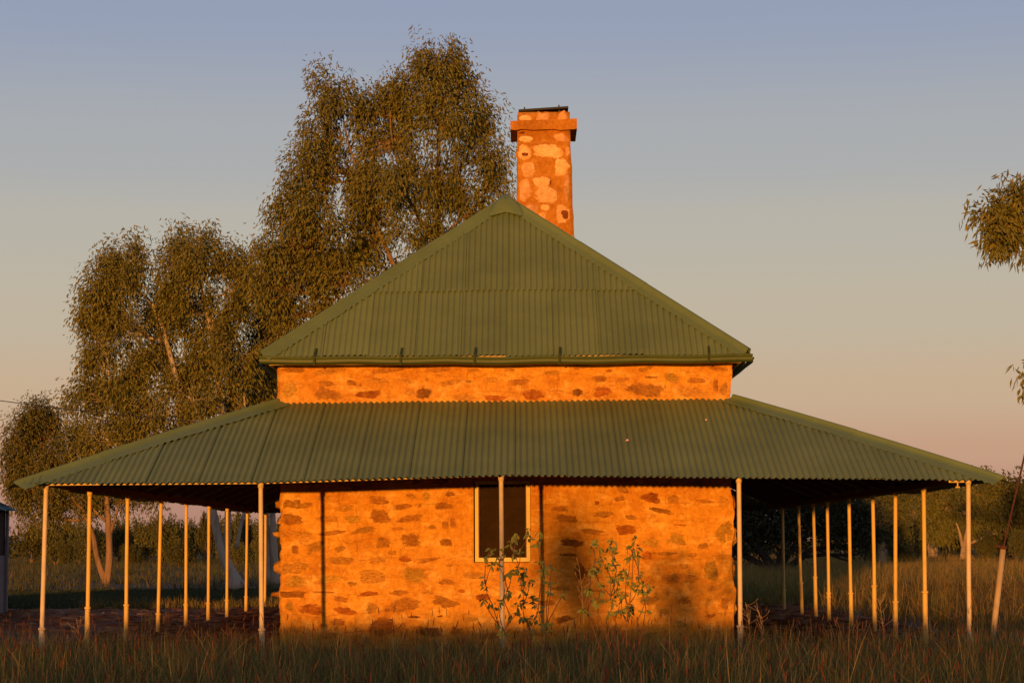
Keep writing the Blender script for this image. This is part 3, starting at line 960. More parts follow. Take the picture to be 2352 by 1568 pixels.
cc.box(cpl[0]+0.08, cpl[0]+0.10, CYF+0.1, CYF+0.12, czt-0.02, czt+0.10); cc.box(cpr[0]-0.15, cpr[0]-0.13, CYF+0.1, CYF+0.12, czt-0.02, czt+0.13)
cc.box(cpl[0]+0.02, cpl[0]+0.06, CYF+0.3, CYF+0.34, czt-0.02, czt+0.02)
hb(cc, 'chimney_cap', M['black'], chimney)
fz = at(1310, 541, CYF)[2]
fl = MB(); fl.box(cx0-0.012, cx1+0.012, CYF-0.014, CYF+CD+0.012, 5.2, fz)
hb(fl, 'chimney_flashing', M['flashing'], chimney)
for k, (cx, cy, w, h, t) in enumerate([(655, 205, 130, 75, 0), (810, 205, 100, 80, 0), (985, 200, 130, 80, 1), (655, 385, 130, 50, 0), (965, 375, 190, 70, 0), (650, 505, 150, 120, 0),
                                       (860, 490, 190, 90, 0), (1022, 490, 66, 70, 0), (680, 645, 200, 120, 0), (965, 625, 200, 130, 0), (650, 830, 145, 190, 0), (790, 755, 130, 75, 0),
                                       (845, 870, 160, 130, 0), (1018, 810, 96, 200, 0), (980, 1025, 180, 140, 0), (835, 985, 70, 50, 0), (690, 1020, 110, 120, 0), (805, 1070, 60, 90, 0)]):
    px, py = (1800+cx*.4593)/1.7415, (380+cy*.4593)/1.7415
    p = at(px, py, CYF); q = .4593/1.7415*CYF/F
    hw_ = min(w*q*.64, (p[0]-cx0-.012)/1.26 if p[0] < .37 else (ct1+.012-p[0])/1.26)
    stone(chimney, 'stone', p, 2*hw_, h*q*1.32, ('stone_pale', 'stone_pink')[k % 3 == 1 or t], 300+k, CYF, 0.010)
for k, (cx, cy, w, h) in enumerate([(1000, 1040, 70, 95), (630, 330, 60, 20), (875, 765, 20, 50), (655, 515, 60, 40), (815, 1095, 25, 20)]):
    px, py = (1800+cx*.4593)/1.7415, (380+cy*.4593)/1.7415
    p = at(px, py, CYF); q = .4593/1.7415*CYF/F
    stone(chimney, 'stone', p, w*q, h*q, 'stone_stain', 340+k, CYF, 0.017, 12)

# --- verandah posts
def post(top, bot, collar, material, extra=None):
    t, b = Vector(top), Vector(bot)
    d = t-b
    pm = MB()
    pm.tube([b-Vector((0, 0, .05)), b+d*0.5+Vector((random.uniform(-.004, .004), 0, 0)), t-Vector((0, 0, .05))], [0.0268]*3, 14, False)
    pm.tube([t-Vector((0, 0, .055)), t-Vector((0, 0, .012)), t+Vector((0, 0, .002))], [0.034, 0.036, 0.036], 14)
    o = hb(pm, 'post', M[material], house, True)
    o.data.polygons.foreach_set('use_smooth', [len(p.vertices) == 4 for p in o.data.polygons])
    if collar:
        for cz in ([collar] if not extra else [collar, extra]):
            cm = MB()
            k = (cz-b.z)/d.z
            c = b+d*k
            cm.tube([c-d.normalized()*0.016, c-d.normalized()*0.010, c+d.normalized()*0.010, c+d.normalized()*0.016], [0.034, 0.043, 0.043, 0.034], 14)
            hb(cm, 'collar', M[material], o)
        sl = MB()
        sl.tube([b-Vector((0, 0, .05)), b+d*((collar-0.017-b.z)/d.z)], [0.0335, 0.0335], 14, False)
        hb(sl, 'socket', M[material], o, True)
    return o


front_posts = [((106, 1116), (94, 1500), 0.40, 'post_pale'), ((599, 1111), (602, 1500), 0.38, 'post_pale'), ((1151, 1097), (1154, 1500), None, 'post_pale'),
               ((1697, 1100), (1701, 1500), 0.39, 'post_pale'), ((2224, 1102), (2227, 1500), None, 'post_pale')]
for i, ((xt, yt), (xb, yb), cz, m_) in enumerate(front_posts):
    t = at(xt, yt, 25.0); b = at(xb, yb, 25.0)
    zt = zeave(t[0])-0.004+max(0, boff(t[0])-.03)
    post((t[0], 25.0, zt), (b[0], 25.0, 0.0), cz, m_)
left_posts = [(206, 201, .57), (293, 290, .53), (370, 363, .32), (428, 427, .39), (480, 478, .34), (522, 521, .34), (568, 564.5, .33), (610, 608, None)]
for xt, xb, cz in left_posts:
    d = _f + _R*(xt-CX)/F - _U*(1150-CY)/F
    Y = -5.57/d[0]*d[1]
    t = at(xt, 1150, Y); b = at(xb, 1420, Y)
    s = (0.0-t[2])/(b[2]-t[2])
    post((t[0], Y, 2.052), (t[0]+(b[0]-t[0])*s*0.95, Y, 0.0), cz, 'post')
right_posts = [(2122, 2125, .71), (2057, 2056.5, .53), (2005, 2008.5, .71), (1950, 1955, .55), (1900, 1904, .50), (1868, 1874, .74), (1834, 1842, .60), (1797, 1801, .42)]
for k, (xt, xb, cz) in enumerate(right_posts):
    d = _f + _R*(xt-CX)/F - _U*(1150-CY)/F
    Y = 5.22/d[0]*d[1]
    t = at(xt, 1150, Y); b = at(xb, 1400, Y)
    s = (0.0-t[2])/(b[2]-t[2])
    post((t[0], Y, 2.052), (t[0]+(b[0]-t[0])*s*0.95, Y, 0.0), cz, 'post', 0.43 if k == 4 else None)
# loose cleat that catches the light under the right end of the eave
cl = MB(); p = at(2196, 1107, 24.98)
cl.box(p[0]-0.09, p[0]+0.09, 24.955, 24.972, p[2]-0.004, p[2]+0.024); cl.box(p[0]+0.005, p[0]+0.02, 24.955, 24.972, p[2]-0.05, p[2]-0.0045); cl.box(p[0]-0.012, p[0]+0.037, 24.955, 24.972, p[2]-0.066, p[2]-0.0505)
hb(cl, 'cleat', M['plate'], vroof)

# ------------------------------------------------------------------ trees


def bez(a, c, b, n):
    a, c, b = (np.asarray(v, float) for v in (a, c, b))
    return [a*(1-t)**2 + 2*c*t*(1-t) + b*t*t for t in np.linspace(0, 1, n)]


def leaf_arrays(P, D, L, W, rng, fold=0.25):
    """one folded diamond per leaf: 4 verts, 2 tris"""
    n = len(P)
    S = nz(np.cross(D, rng.normal(size=(n, 3))))
    N = np.cross(D, S)
    b = P; tip = P + D*L[:, None]
    m = P + D*(L*0.42)[:, None] - N*(W*fold)[:, None]
    V = np.stack([b, m + S*(W/2)[:, None], tip, m - S*(W/2)[:, None]], 1).reshape(-1, 3)
    i = np.arange(n)*4
    Fc = np.stack([np.stack([i, i+1, i+2], 1), np.stack([i, i+2, i+3], 1)], 1).reshape(-1, 3)
    return V, Fc


def make_crown(lobes, n_clump, per, L, W, sig, seed, droop=0.9, shell=0.45):
    rng = np.random.default_rng(seed)
    ar = np.array([l[1][0]*l[1][2] for l in lobes]); ar = ar/ar.sum()
    cl, lo = [], []
    for k, (c, r) in enumerate(lobes):
        m = max(6, int(n_clump*ar[k]))
        ns = 10                                   # sub-lobes with gaps between them
        sc = nz(rng.normal(size=(ns, 3)))*rng.uniform(.45, .85, (ns, 1))
        pick = rng.choice(ns, m, p=(lambda q: q/q.sum())(rng.random(ns)+.25))
        d = nz(rng.normal(size=(m, 3)) + np.array([0, 0, .35]))
        rho = shell + (1-shell)*rng.random(m)**0.55
        cl.append(np.asarray(c)[None] + (sc[pick] + d*(rho*.42)[:, None])*np.asarray(r)[None]); lo += [k]*m
    cl = np.concatenate(cl); lo = np.array(lo)
    n = len(cl)*per
    ci = np.repeat(np.arange(len(cl)), per)
    ctr = np.array([l[0] for l in lobes])[lo][ci]
    sg = sig*(0.6+0.8*rng.random(len(cl)))[ci]
    off = np.clip(rng.normal(size=(n, 3)), -1.7, 1.7)*sg[:, None]*np.array([.85, .85, 1.45])
    P = cl[ci] + off
    out = nz(P-ctr)
    D = nz(np.array([0, 0, -droop])[None] + out*0.5 + rng.normal(size=(n, 3))*0.42)
    Ls = L*(0.65+0.7*rng.random(n)); Ws = W*(0.7+0.6*rng.random(n))
    V, Fc = leaf_arrays(P, D, Ls, Ws, rng)
    rv = np.repeat(np.clip(rng.random(n)*0.8 + (rng.random(len(cl))[ci])*0.25, 0, 1), 2)
    return V, Fc, rv, cl, lo


def make_wood(stems, lobes, cl, lo, seed, rl=0.05, twig=0.55, rt=0.010):
    rnd = random.Random(seed)
    w = MB()
    nodes = []
    for s in stems:
        pts = [p[:3] for p in s]; rs = [p[3] for p in s]
        # smooth stem
        P = np.array(pts, float); T = np.linspace(0, 1, len(P)); tt = np.linspace(0, 1, max(5, 3*len(P)))
        Q = np.stack([np.interp(tt, T, P[:, k]) for k in range(3)], 1)
        Q[1:-1] = (Q[:-2]+2*Q[1:-1]+Q[2:])/4
        Rr = np.interp(tt, T, rs)
        w.tube(Q, list(Rr), 9)
        nodes += [(q, r) for q, r in zip(Q, Rr)]
    NP = np.array([q for q, _ in nodes])
    for k, (c, r) in enumerate(lobes):
        c = np.asarray(c, float)
        d = np.linalg.norm(NP-c, axis=1) + 1.2*np.maximum(0, NP[:, 2]-c[2]+0.3)
        j = int(np.argmin(d))
        a = NP[j]; ra = min(rl, nodes[j][1]*0.75)
        mid = (a+c)/2 + np.array([rnd.uniform(-.3, .3), rnd.uniform(-.3, .3), -0.12*np.linalg.norm(c-a)])
        limb = bez(a, mid, c, 7)
        w.tube(limb, list(np.linspace(ra, ra*0.45, 7)), 6)
        ids = np.where(lo == k)[0]
        for i in ids:
            if rnd.random() > twig:
                continue
            q = limb[rnd.randint(2, 6)]
            e = cl[i]
            m_ = (q+e)/2 + np.array([rnd.uniform(-.15, .15), rnd.uniform(-.15, .15), rnd.uniform(-.05, .25)])*np.linalg.norm(e-q)
            w.tube(bez(q, m_, e, 4), [rt*1.6, rt*1.2, rt*.8, rt*.4], 3, False)
    return w


def lobes_px(lst, Y, rng, dscale=1.0):
    out = []
    for (cx, cy, rx, ry) in lst:
        p = at(cx, cy, Y)
        s = Y/F
        d = min(rx, ry)*s*dscale
        p = p + np.array([0, rng.uniform(-1, 1)*d*0.9, 0])
        out.append((p, (rx*s, d*1.1, ry*s)))
    return out


def tree(name, label, base, Y, stems_px, lob, n_clump, per, L, W, sig, seed, leaf, bark, rl=0.05, rt=0.010, group=None, twig=0.9, shell=0.35, lobes=None, droop=0.9):
    rng = random.Random(seed)
    lobes = lobes or lobes_px(lob, Y, rng)
    stems = []
    for s in stems_px:
        q = []
        for (px, py, r, *dy) in s:
            p = at(px, py, Y + (dy[0] if dy else 0)); q.append((p[0], p[1], max(-0.05, p[2]), r))
        stems.append(q)
    V, Fc, rv, cl, lo = make_crown(lobes, n_clump, per, L, W, sig, seed, shell=shell, droop=droop)
    w = make_wood(stems, lobes, cl, lo, seed, rl, twig, rt)
    b0 = stems[0][0]
    root = thing(name, label, 'tree', (b0[0], b0[1], 0), group)
    off = Matrix.Translation(root.location).inverted()
    o = w.build('trunk', M[bark], root, True); o.matrix_parent_inverse = off
    o = link('crown', np_mesh('crown', V, Fc, M[leaf], rv), root); o.matrix_parent_inverse = off
    return root


# tall gum behind the house
tree('gum_tree', 'tallest gum tree, behind the house left of the chimney', None, 60.0,
     [[(985, 1333, 0.161), (990, 1000, 0.149), (1000, 700, 0.124), (1005, 540, 0.099), (1006, 420, 0.074), (1008, 300, 0.043), (1012, 170, 0.019)],
      [(990, 780, 0.099), (930, 660, 0.074), (880, 560, 0.056), (840, 450, 0.043), (800, 330, 0.028), (780, 230, 0.012)],
      [(1004, 570, 0.062), (960, 500, 0.050), (930, 440, 0.037), (900, 330, 0.028), (895, 240, 0.012)],
      [(990, 900, 0.087), (860, 790, 0.062), (740, 690, 0.043), (670, 610, 0.025)],
      [(1006, 470, 0.043), (1050, 400, 0.031), (1090, 330, 0.019)], [(1003, 560, 0.050), (1060, 500, 0.037), (1120, 450, 0.019)]],
     [(1010, 165, 72, 75), (1055, 215, 55, 70), (960, 225, 60, 65), (770, 225, 62, 70), (740, 300, 50, 70), (845, 250, 60, 65), (905, 235, 50, 70), (890, 330, 80, 70),
      (1090, 300, 60, 70), (1125, 360, 45, 60), (1020, 310, 80, 80), (720, 400, 75, 70), (800, 400, 80, 80), (900, 440, 80, 75), (1060, 430, 75, 70), (1140, 430, 40, 60),
      (670, 470, 60, 60), (740, 520, 90, 70), (840, 540, 85, 75), (1090, 490, 65, 45), (650, 560, 55, 60), (700, 620, 80, 60), (800, 640, 85, 60), (650, 660, 60, 60), (720, 710, 60, 45),
      (960, 560, 80, 60), (890, 640, 80, 50), (980, 420, 70, 60), (620, 590, 40, 50), (640, 710, 55, 50), (610, 650, 40, 50), (700, 560, 60, 50), (860, 480, 70, 60), (760, 600, 70, 60)],
     1650, 44, 0.150, 0.044, 0.19, 21, 'leaf_gum', 'bark_brown', 0.07, 0.011)
# the gum to its left
tree('gum_tree', 'broad bushy gum tree left of the tall one, pale leaning trunk under verandah roof', None, 65.0,
     [[(548, 1352, .27), (528, 1310, .17), (508, 1262, .145), (497, 1210, .13), (487, 1165, .12), (470, 1080, .11), (440, 980, .11), (400, 850, .08), (360, 700, .05), (280, 640, .02)],
      [(521, 1300, .09), (522, 1240, .10), (524, 1160, .10), (522, 1050, .12), (505, 900, .09), (480, 740, .06), (450, 600, .02)],
      [(543, 1260, .05), (553, 1205, .06), (564, 1165, .05), (570, 1050, .04), (560, 900, .03)],
      [(487, 1165, .05), (470, 1155, .05), (400, 1040, .06), (330, 960, .05), (250, 860, .03)]],
     [(272, 605, 45, 45), (240, 660, 55, 60), (310, 640, 50, 60), (430, 570, 50, 50), (400, 620, 50, 60), (470, 610, 60, 60), (530, 610, 50, 55), (570, 650, 45, 60), (215, 730, 50, 60),
      (280, 750, 70, 70), (360, 740, 65, 80), (440, 710, 70, 70), (520, 720, 65, 70), (215, 820, 50, 55), (290, 850, 70, 60), (380, 850, 70, 60), (470, 820, 70, 70), (540, 820, 60, 70),
      (190, 910, 48, 50), (260, 930, 70, 55), (350, 950, 75, 50), (450, 920, 70, 60), (530, 910, 55, 55), (300, 1010, 70, 45), (220, 1000, 60, 50), (400, 1010, 60, 40)],
     1600, 44, 0.150, 0.044, 0.19, 22, 'leaf_gum', 'bark_white', 0.06, 0.011)
tree('gum_tree', 'gum tree with two pale upright stems beside the toothed wall edge', None, 67.0,
     [[(634, 1345, .17), (630, 1290, .12), (628, 1230, .11), (625, 1175, .10), (618, 1050, .12), (612, 900, .08), (610, 760, .03)],
      [(619, 1342, .10), (616, 1290, .08), (613, 1220, .08), (610, 1170, .10), (590, 1000, .07), (585, 850, .03)]],
     [(612, 720, 42, 55), (600, 800, 50, 60), (640, 830, 45, 55), (610, 890, 55, 55), (655, 770, 35, 50), (560, 950, 55, 45), (620, 950, 40, 45)],
     560, 44, 0.135, 0.040, 0.20, 23, 'leaf_gum', 'bark_white', 0.05)
tree('gum_tree', 'low drooping gum tree at far left with two forked orange lit trunks', None, 72.0,
     [[(247, 1346, .13), (232, 1310, .10), (220, 1270, .09), (216, 1235, .08), (200, 1190, .07), (150, 1120, .05), (100, 1060, .05)],
      [(246, 1340, .12), (252, 1280, .12), (250, 1220, .11), (246, 1150, .09), (235, 1070, .06), (215, 1000, .04)],
      [(250, 1235, .06), (262, 1200, .05), (275, 1150, .04), (300, 1110, .03)], [(246, 1200, .05), (215, 1170, .05), (185, 1140, .03)]],
     [(75, 965, 42, 38), (115, 955, 38, 38), (40, 1010, 36, 42), (90, 1010, 50, 45), (30, 1065, 32, 50), (75, 1080, 45, 45), (130, 1060, 45, 40), (175, 1020, 45, 45), (60, 1130, 48, 40),
      (130, 1130, 50, 40), (190, 1100, 45, 40), (240, 1080, 45, 45), (300, 1095, 48, 40), (345, 1130, 28, 26), (300, 1140, 35, 22), (100, 1180, 50, 32), (175, 1160, 45, 28), (230, 1140, 40, 28)],
     900, 44, 0.135, 0.040, 0.20, 24, 'leaf_gum_green', 'bark_brown', 0.05)
# branch reaching in from a gum whose trunk stands outside the frame on the right
p0 = at(2300, 520, 29.0)
rlobes = []
for (cx, cy, rx, ry) in [(2272, 500, 38, 36), (2300, 530, 42, 40), (2330, 460, 36, 32), (2330, 530, 45, 50), (2280, 560, 28, 26), (2360, 480, 45, 50), (2370, 560, 40, 40), (2410, 480, 45, 45), (2450, 540, 45, 45), (2490, 520, 45, 45), (2560, 560, 55, 45), (2640, 540, 55, 50), (2720, 590, 60, 50), (2800, 560, 60, 60), (2860, 640, 60, 50), (2700, 860, 50, 40), (2800, 900, 50, 40),
                         (2900, 430, 80, 80), (3000, 640, 90, 90), (3080, 480, 100, 90), (2368, 862, 18, 20), (2400, 855, 26, 24), (2990, 330, 80, 70)]:
    p = at(cx, cy, 29.0)
    s = 29.0/F
    rlobes.append((p + np.array([0, random.uniform(-.2, .2), 0]), (rx*s, min(rx, ry)*s*1.1, ry*s)))
bx = at(2620, 1400, 29.0)[0]
tree('gum_tree', 'gum tree beyond the right edge, leafy branch reaching into the sky', None, 29.0,
     [[(3000, 1476, .17), (2990, 1250, .15), (2985, 1000, .13), (2980, 800, .10), (2985, 600, .07), (2990, 420, .03)],
      [(2980, 760, .08), (2760, 640, .06), (2500, 575, .045), (2400, 555, .03), (2330, 525, .022), (2290, 500, .012)], [(2984, 960, .06), (2700, 900, .04), (2480, 880, .02), (2375, 862, .008)]],
     None, 700, 30, 0.125, 0.032, 0.09, 25, 'leaf_gum', 'bark_brown', 0.03, 0.006, lobes=rlobes, shell=0.2)

# dark mulga behind the right-hand verandah
def mulga():
    Y = 88.0
    lob = [(1700, 1195, 50, 35), (1765, 1185, 60, 30), (1840, 1190, 60, 32), (1910, 1185, 60, 36), (1975, 1195, 45, 34), (1720, 1240, 55, 32), (1800, 1235, 60, 30), (1880, 1230, 60, 28), (1950, 1235, 50, 28),
           (2010, 1215, 30, 30), (1680, 1230, 40, 35), (1830, 1160, 60, 22), (1930, 1160, 50, 22), (1740, 1160, 50, 22)]
    return tree('mulga_tree', 'dark spreading mulga tree with low crooked branches seen under right verandah', None, Y,
                [[(1780, 1322, .25), (1770, 1296, .2), (1750, 1270, .15), (1720, 1240, .1), (1690, 1200, .04)], [(1783, 1322, .2), (1790, 1290, .17), (1800, 1255, .12), (1820, 1200, .06)],
                 [(1778, 1320, .16), (1740, 1290, .13), (1700, 1272, .10), (1660, 1262, .06)], [(1786, 1318, .2), (1830, 1290, .13), (1860, 1262, .11), (1900, 1256, .09), (1950, 1258, .06), (1990, 1250, .04)],
                 [(1845, 1278, .08), (1900, 1272, .07), (1960, 1276, .05), (2000, 1262, .03)], [(1788, 1320, .12), (1810, 1270, .12), (1850, 1230, .08), (1930, 1200, .04)],
                 [(1870, 1260, .05), (1930, 1282, .05), (1960, 1290, .03)]],
                [(a, b-9, c, d) for a, b, c, d in lob], 620, 30, 0.22, 0.07, 0.28, 26, 'leaf_mulga', 'bark_dark', 0.08, 0.016, droop=0.2)


mulga()
# pale-trunked trees right of the house
tree('ghost_gum', 'large gum with pale straight trunk behind the right corner post', None, 150.0,
     [[(2213, 1284, .30, -3), (2213, 1262, .19, -3), (2217, 1240, .17, -3), (2222, 1215, .12, -3), (2228, 1180, .08, -2)], [(2212, 1262, .12, -3), (2207, 1235, .12, -3), (2202, 1215, .07, -3), (2196, 1200, .04, -3)],
      [(2216, 1252, .1, -3), (2240, 1243, .1, -3.5), (2262, 1232, .09, -3.5), (2285, 1225, .05, -3.5)], [(2222, 1215, .12), (2250, 1180, .1), (2290, 1160, .06)]],
     [(2180, 1150, 50, 32), (2240, 1135, 45, 30), (2285, 1128, 26, 24), (2150, 1185, 42, 30), (2210, 1180, 50, 28), (2270, 1170, 40, 28), (2170, 1215, 40, 20), (2240, 1205, 40, 20), (2130, 1150, 40, 30)],
     520, 36, 0.30, 0.12, 0.42, 31, 'leaf_far', 'bark_tan', 0.14, 0.03, 'trees right of the house')
tree('ghost_gum', 'gum with twin pale trunks behind second right verandah post', None, 165.0,
     [[(2142, 1279, .34, -4), (2136, 1255, .24, -4), (2130, 1225, .2, -4), (2120, 1200, .1, -3)], [(2147, 1279, .22, -4), (2150, 1250, .17, -4), (2153, 1225, .15, -4), (2160, 1195, .08, -3)]],
     [(2105, 1175, 40, 30), (2075, 1155, 38, 26), (2060, 1195, 36, 28), (2120, 1205, 34, 20), (2090, 1135, 34, 20), (2150, 1190, 30, 22)],
     360, 36, 0.30, 0.12, 0.42, 32, 'leaf_far', 'bark_tan', 0.14, 0.03, 'trees right of the house')
tree('ghost_gum', 'small gum with forked white trunk left of the rightmost verandah posts', None, 120.0,
     [[(2028, 1296, .22), (2026, 1262, .17), (2017, 1235, .13), (2006, 1212, .09)], [(2026, 1262, .12), (2034, 1235, .13), (2040, 1205, .09), (2046, 1180, .04)]],
     [(2015, 1190, 32, 22), (2045, 1175, 30, 22), (2060, 1200, 22, 20), (1995, 1178, 24, 20), (2025, 1160, 26, 18)],
     260, 34, 0.26, 0.10, 0.32, 33, 'leaf_far', 'bark_tan', 0.10, 0.025, 'trees right of the house')
tree('ghost_gum', 'tree at the right edge behind the leaning rusty rod', None, 150.0,
     [[(2335, 1284, .4), (2335, 1250, .3), (2330, 1200, .2), (2325, 1160, .1)]],
     [(2320, 1150, 30, 26), (2355, 1160, 36, 30), (2310, 1190, 34, 26), (2350, 1205, 40, 28), (2320, 1235, 36, 24), (2390, 1170, 40, 40), (2380, 1225, 40, 30), (2340, 1130, 20, 16)],
     460, 36, 0.30, 0.12, 0.42, 34, 'leaf_far', 'bark_dark', 0.14, 0.03, 'trees right of the house')

# background shrubs and small trees: three prototypes, copied
def bush_proto(seed, n=150, per=34):
    rng = np.random.default_rng(seed)
    lobes = [(np.array([rng.uniform(-.5, .5), rng.uniform(-.4, .4), rng.uniform(.35, .75)]), (rng.uniform(.35, .5), .4, rng.uniform(.22, .34))) for _ in range(7)]
    lobes.append((np.array([0, 0, .5]), (.55, .5, .35)))
    V, Fc, rv, cl, lo = make_crown(lobes, n, per, 0.085, 0.036, 0.065, seed, shell=0.3, droop=0.05)
    crown = np_mesh('crown', V, Fc, M['leaf_far'], rv)
    stems = [[(0, 0, -.02, .035), (rng.uniform(-.08, .08), 0, .2, .028), (rng.uniform(-.2, .2), 0, .5, .012)], [(0.03, 0, -.02, .025), (rng.uniform(0, .2), 0.05, .2, .02), (rng.uniform(.1, .4), 0, .55, .01)]]
    w = make_wood(stems, lobes, cl, lo, seed, 0.018, 0.2, 0.004)
    trunk = w.mesh('trunk', M['bark_brown'], True)
    return crown, trunk


protos = [bush_proto(100+k) for k in range(4)]


def bush(px, top, hw, base, label, group, k, cat='tree', name='scrub_tree'):
    hz = 1249.7 - (px-1200)*0.00524
    p = ground_at(px, base)
    Y = p[1]
    zt = at(px, top, Y)[2]
    r = thing(name, label, cat, (p[0], Y, 0), group)
    crown, trunk = protos[k % 4]
    sx = hw*Y/F
    for nm, me in (('trunk', trunk), ('crown', crown)):
        o = link(nm, me, r)
        o.scale = (sx, min(sx, 4.0), zt/0.95)
        o.rotation_euler = (0, 0, 0 if nm == 'x' else 0)
    r.rotation_euler = (0, 0, 0.4*((k*37) % 7-3)/3)
    return r


ordn = ['first', 'second', 'third', 'fourth', 'fifth', 'sixth', 'seventh', 'eighth', 'ninth', 'tenth', 'eleventh', 'twelfth', 'thirteenth', 'fourteenth']
back_row = [(70, 1215, 50, 1296), (125, 1200, 48, 1300), (182, 1203, 42, 1297), (225, 1212, 36, 1294), (270, 1202, 40, 1296), (332, 1192, 42, 1297), (392, 1194, 44, 1299), (440, 1196, 34, 1294), (468, 1186, 36, 1295), (512, 1188, 30, 1297), (566, 1188, 36, 1295), (612, 1196, 30, 1296), (640, 1200, 26, 1298)]
for k, (px, top, hw, base) in enumerate(back_row):
    bush(px, top, hw*1.25, base, 'far scrub tree seen under the left verandah, %s counted from the left' % ordn[k], 'far scrub row on the left', k)
front_row = [(150, 1245, 30, 1302), (300, 1255, 26, 1300), (420, 1240, 42, 1303), (540, 1250, 34, 1302), (600, 1246, 26, 1303)]
for k, (px, top, hw, base) in enumerate(front_row):
    bush(px, top, hw*1.2, base, 'low bush in front of the left far scrub, %s from the left' % ordn[k], 'low bushes on the left', k+1, 'bush', 'scrub_bush')
right_row = [(2066, 1232, 34, 1299, 'rounded bush between the second and third right verandah posts'), (2268, 1218, 34, 1290, 'brownish bush left of the leaning pipe post'),
             (2335, 1222, 34, 1296, 'dark bush at the right edge below the leaning rod'), (2105, 1216, 34, 1286, 'dark bush left of the twin trunks'), (2180, 1208, 40, 1283, 'shaded bush between the two pale trunks'),
             (1660, 1200, 50, 1290, 'bush hidden low behind the right end of the house wall'), (1990, 1232, 26, 1293, 'low dark bush beside the mulga branches')]
for k, (px, top, hw, base, lab) in enumerate(right_row):
    bush(px, top, hw*1.2, base, lab, 'bushes right of the house', k+2, 'bush', 'scrub_bush')

# far-off wood that closes the horizon
rng = np.random.default_rng(77)
nC = 1500
cxs = rng.uniform(-115, 115, nC); cys = rng.uniform(235, 330, nC)
hmax = 3.2 + 2.2*np.clip((cxs+10)/70, 0, 1) + 1.0*np.sin(cxs*0.21)*np.sin(cxs*0.083+1)
czs = hmax*rng.random(nC)**0.7
per = 22
P = np.stack([np.repeat(cxs, per), np.repeat(cys, per), np.repeat(czs, per)], 1) + rng.normal(size=(nC*per, 3))*np.array([1.1, .8, .5])
P[:, 2] = np.maximum(P[:, 2], 0.1)
D = nz(np.array([0, 0, -.6])[None] + rng.normal(size=P.shape)*.7)
V, Fc = leaf_arrays(P, D, 0.7+0.5*rng.random(len(P)), 0.22+0.15*rng.random(len(P)), rng)
o = link('far_wood', np_mesh('far_wood', V, Fc, M['leaf_far'], np.repeat(rng.random(len(P)), 2)))
tag(o, 'dark line of far-off scrub along the horizon', 'wood', kind='stuff')

# shrubs behind the camera, out of view; their shade falls on wall and post
def side_bush(x, y, rx, h, label, seed, n=70, per=24, L=.12, W=.05, shell=.25):
    rng_ = np.random.default_rng(seed)
    lobes = [(np.array([x+rng_.uniform(-.5, .5)*rx, y+rng_.uniform(-.4, .4)*rx, h*rng_.uniform(.45, .8)]), (rx*.55, rx*.5, h*.22)) for _ in range(7)]
    V, Fc, rv, cl, lo = make_crown(lobes, n, per, L, W, 0.12, seed, shell=shell)
    w = make_wood([[(x, y, -.03, .07), (x+.05, y, h*.3, .05), (x, y, h*.6, .03)], [(x+.02, y, -.03, .05), (x+.3*rx, y, h*.4, .04), (x+.4*rx, y, h*.65, .02)]], lobes, cl, lo, seed, .03, .3)
    r = thing('scrub_tree', label, 'tree', (x, y, 0))
    off = Matrix.Translation(r.location).inverted()
    o = w.build('trunk', M['bark_brown'], r, True); o.matrix_parent_inverse = off
    o = link('crown', np_mesh('crown', V, Fc, M['leaf_far'], rv), r); o.matrix_parent_inverse = off
    return r


side_bush(-7.95, -16.0, 0.55, 2.85, 'slim shrub behind the camera whose soft shade crosses the middle post', 202, 90, 24, .10, .045, .1)
side_bush(-6.45, -15.0, 0.50, 1.95, 'low unseen shrub behind the camera, added to cast soft shade on the right end of the wall', 203, 34, 20, .10, .045, .1)  # unseen shrub, added only to throw a soft shadow on the wall

# ------------------------------------------------------------------ shed, pole, cable, leaning post, fence
shed = thing('shed', 'small shed at the left edge, white lower wall and teal roof edge', 'shed', (-13.5, 38, 0))
so_ = Matrix.Translation(shed.location).inverted()
def sp(mb, name, m_, parent=None):
    o = mb.build(name, M[m_], parent or shed); o.matrix_parent_inverse = so_ if parent is None else Matrix.Identity(4); return o
pz = at(14, 1275, 43.6)
sx1 = pz[0]
b = MB(); b.box(-16.5, sx1, 33, 43.6, 0, pz[2]); sp(b, 'lower_wall', 'white_wall')
b = MB(); b.box(-16.5, sx1-0.02, 33.02, 43.58, pz[2]+.001, 2.2); sp(b, 'upper_wall', 'dark_wall')
b = MB(); b.box(sx1+.001, sx1+.05, 43.5, 43.6, 0, 2.2); sp(b, 'corner_post', 'white_wall')
ez = at(42, 1173, 43.9)
b = MB(); nseg = 280
for i in range(nseg+1):
    y = 32.7 + (43.9-32.7)*i/nseg
    dz = 0.011*math.cos(2*math.pi*y/PITCHC)
    for (x, z) in ((ez[0], ez[2]), (-13.5, 3.6), (-16.9, 2.2)):
        b.v.append((x, y, z+dz))
for i in range(nseg):
    for j in range(2):
        q = i*3+j; b.f.append((q, q+1, q+4, q+3))
sp(b, 'roof', 'teal')
for yg in (33.04, 43.56):
    b = MB(); b.v = [(-16.5, yg, 2.201), (sx1-.02, yg, 2.201), (-13.5, yg, 3.5)]; b.f = [(0, 1, 2)]; sp(b, 'gable', 'dark_wall')

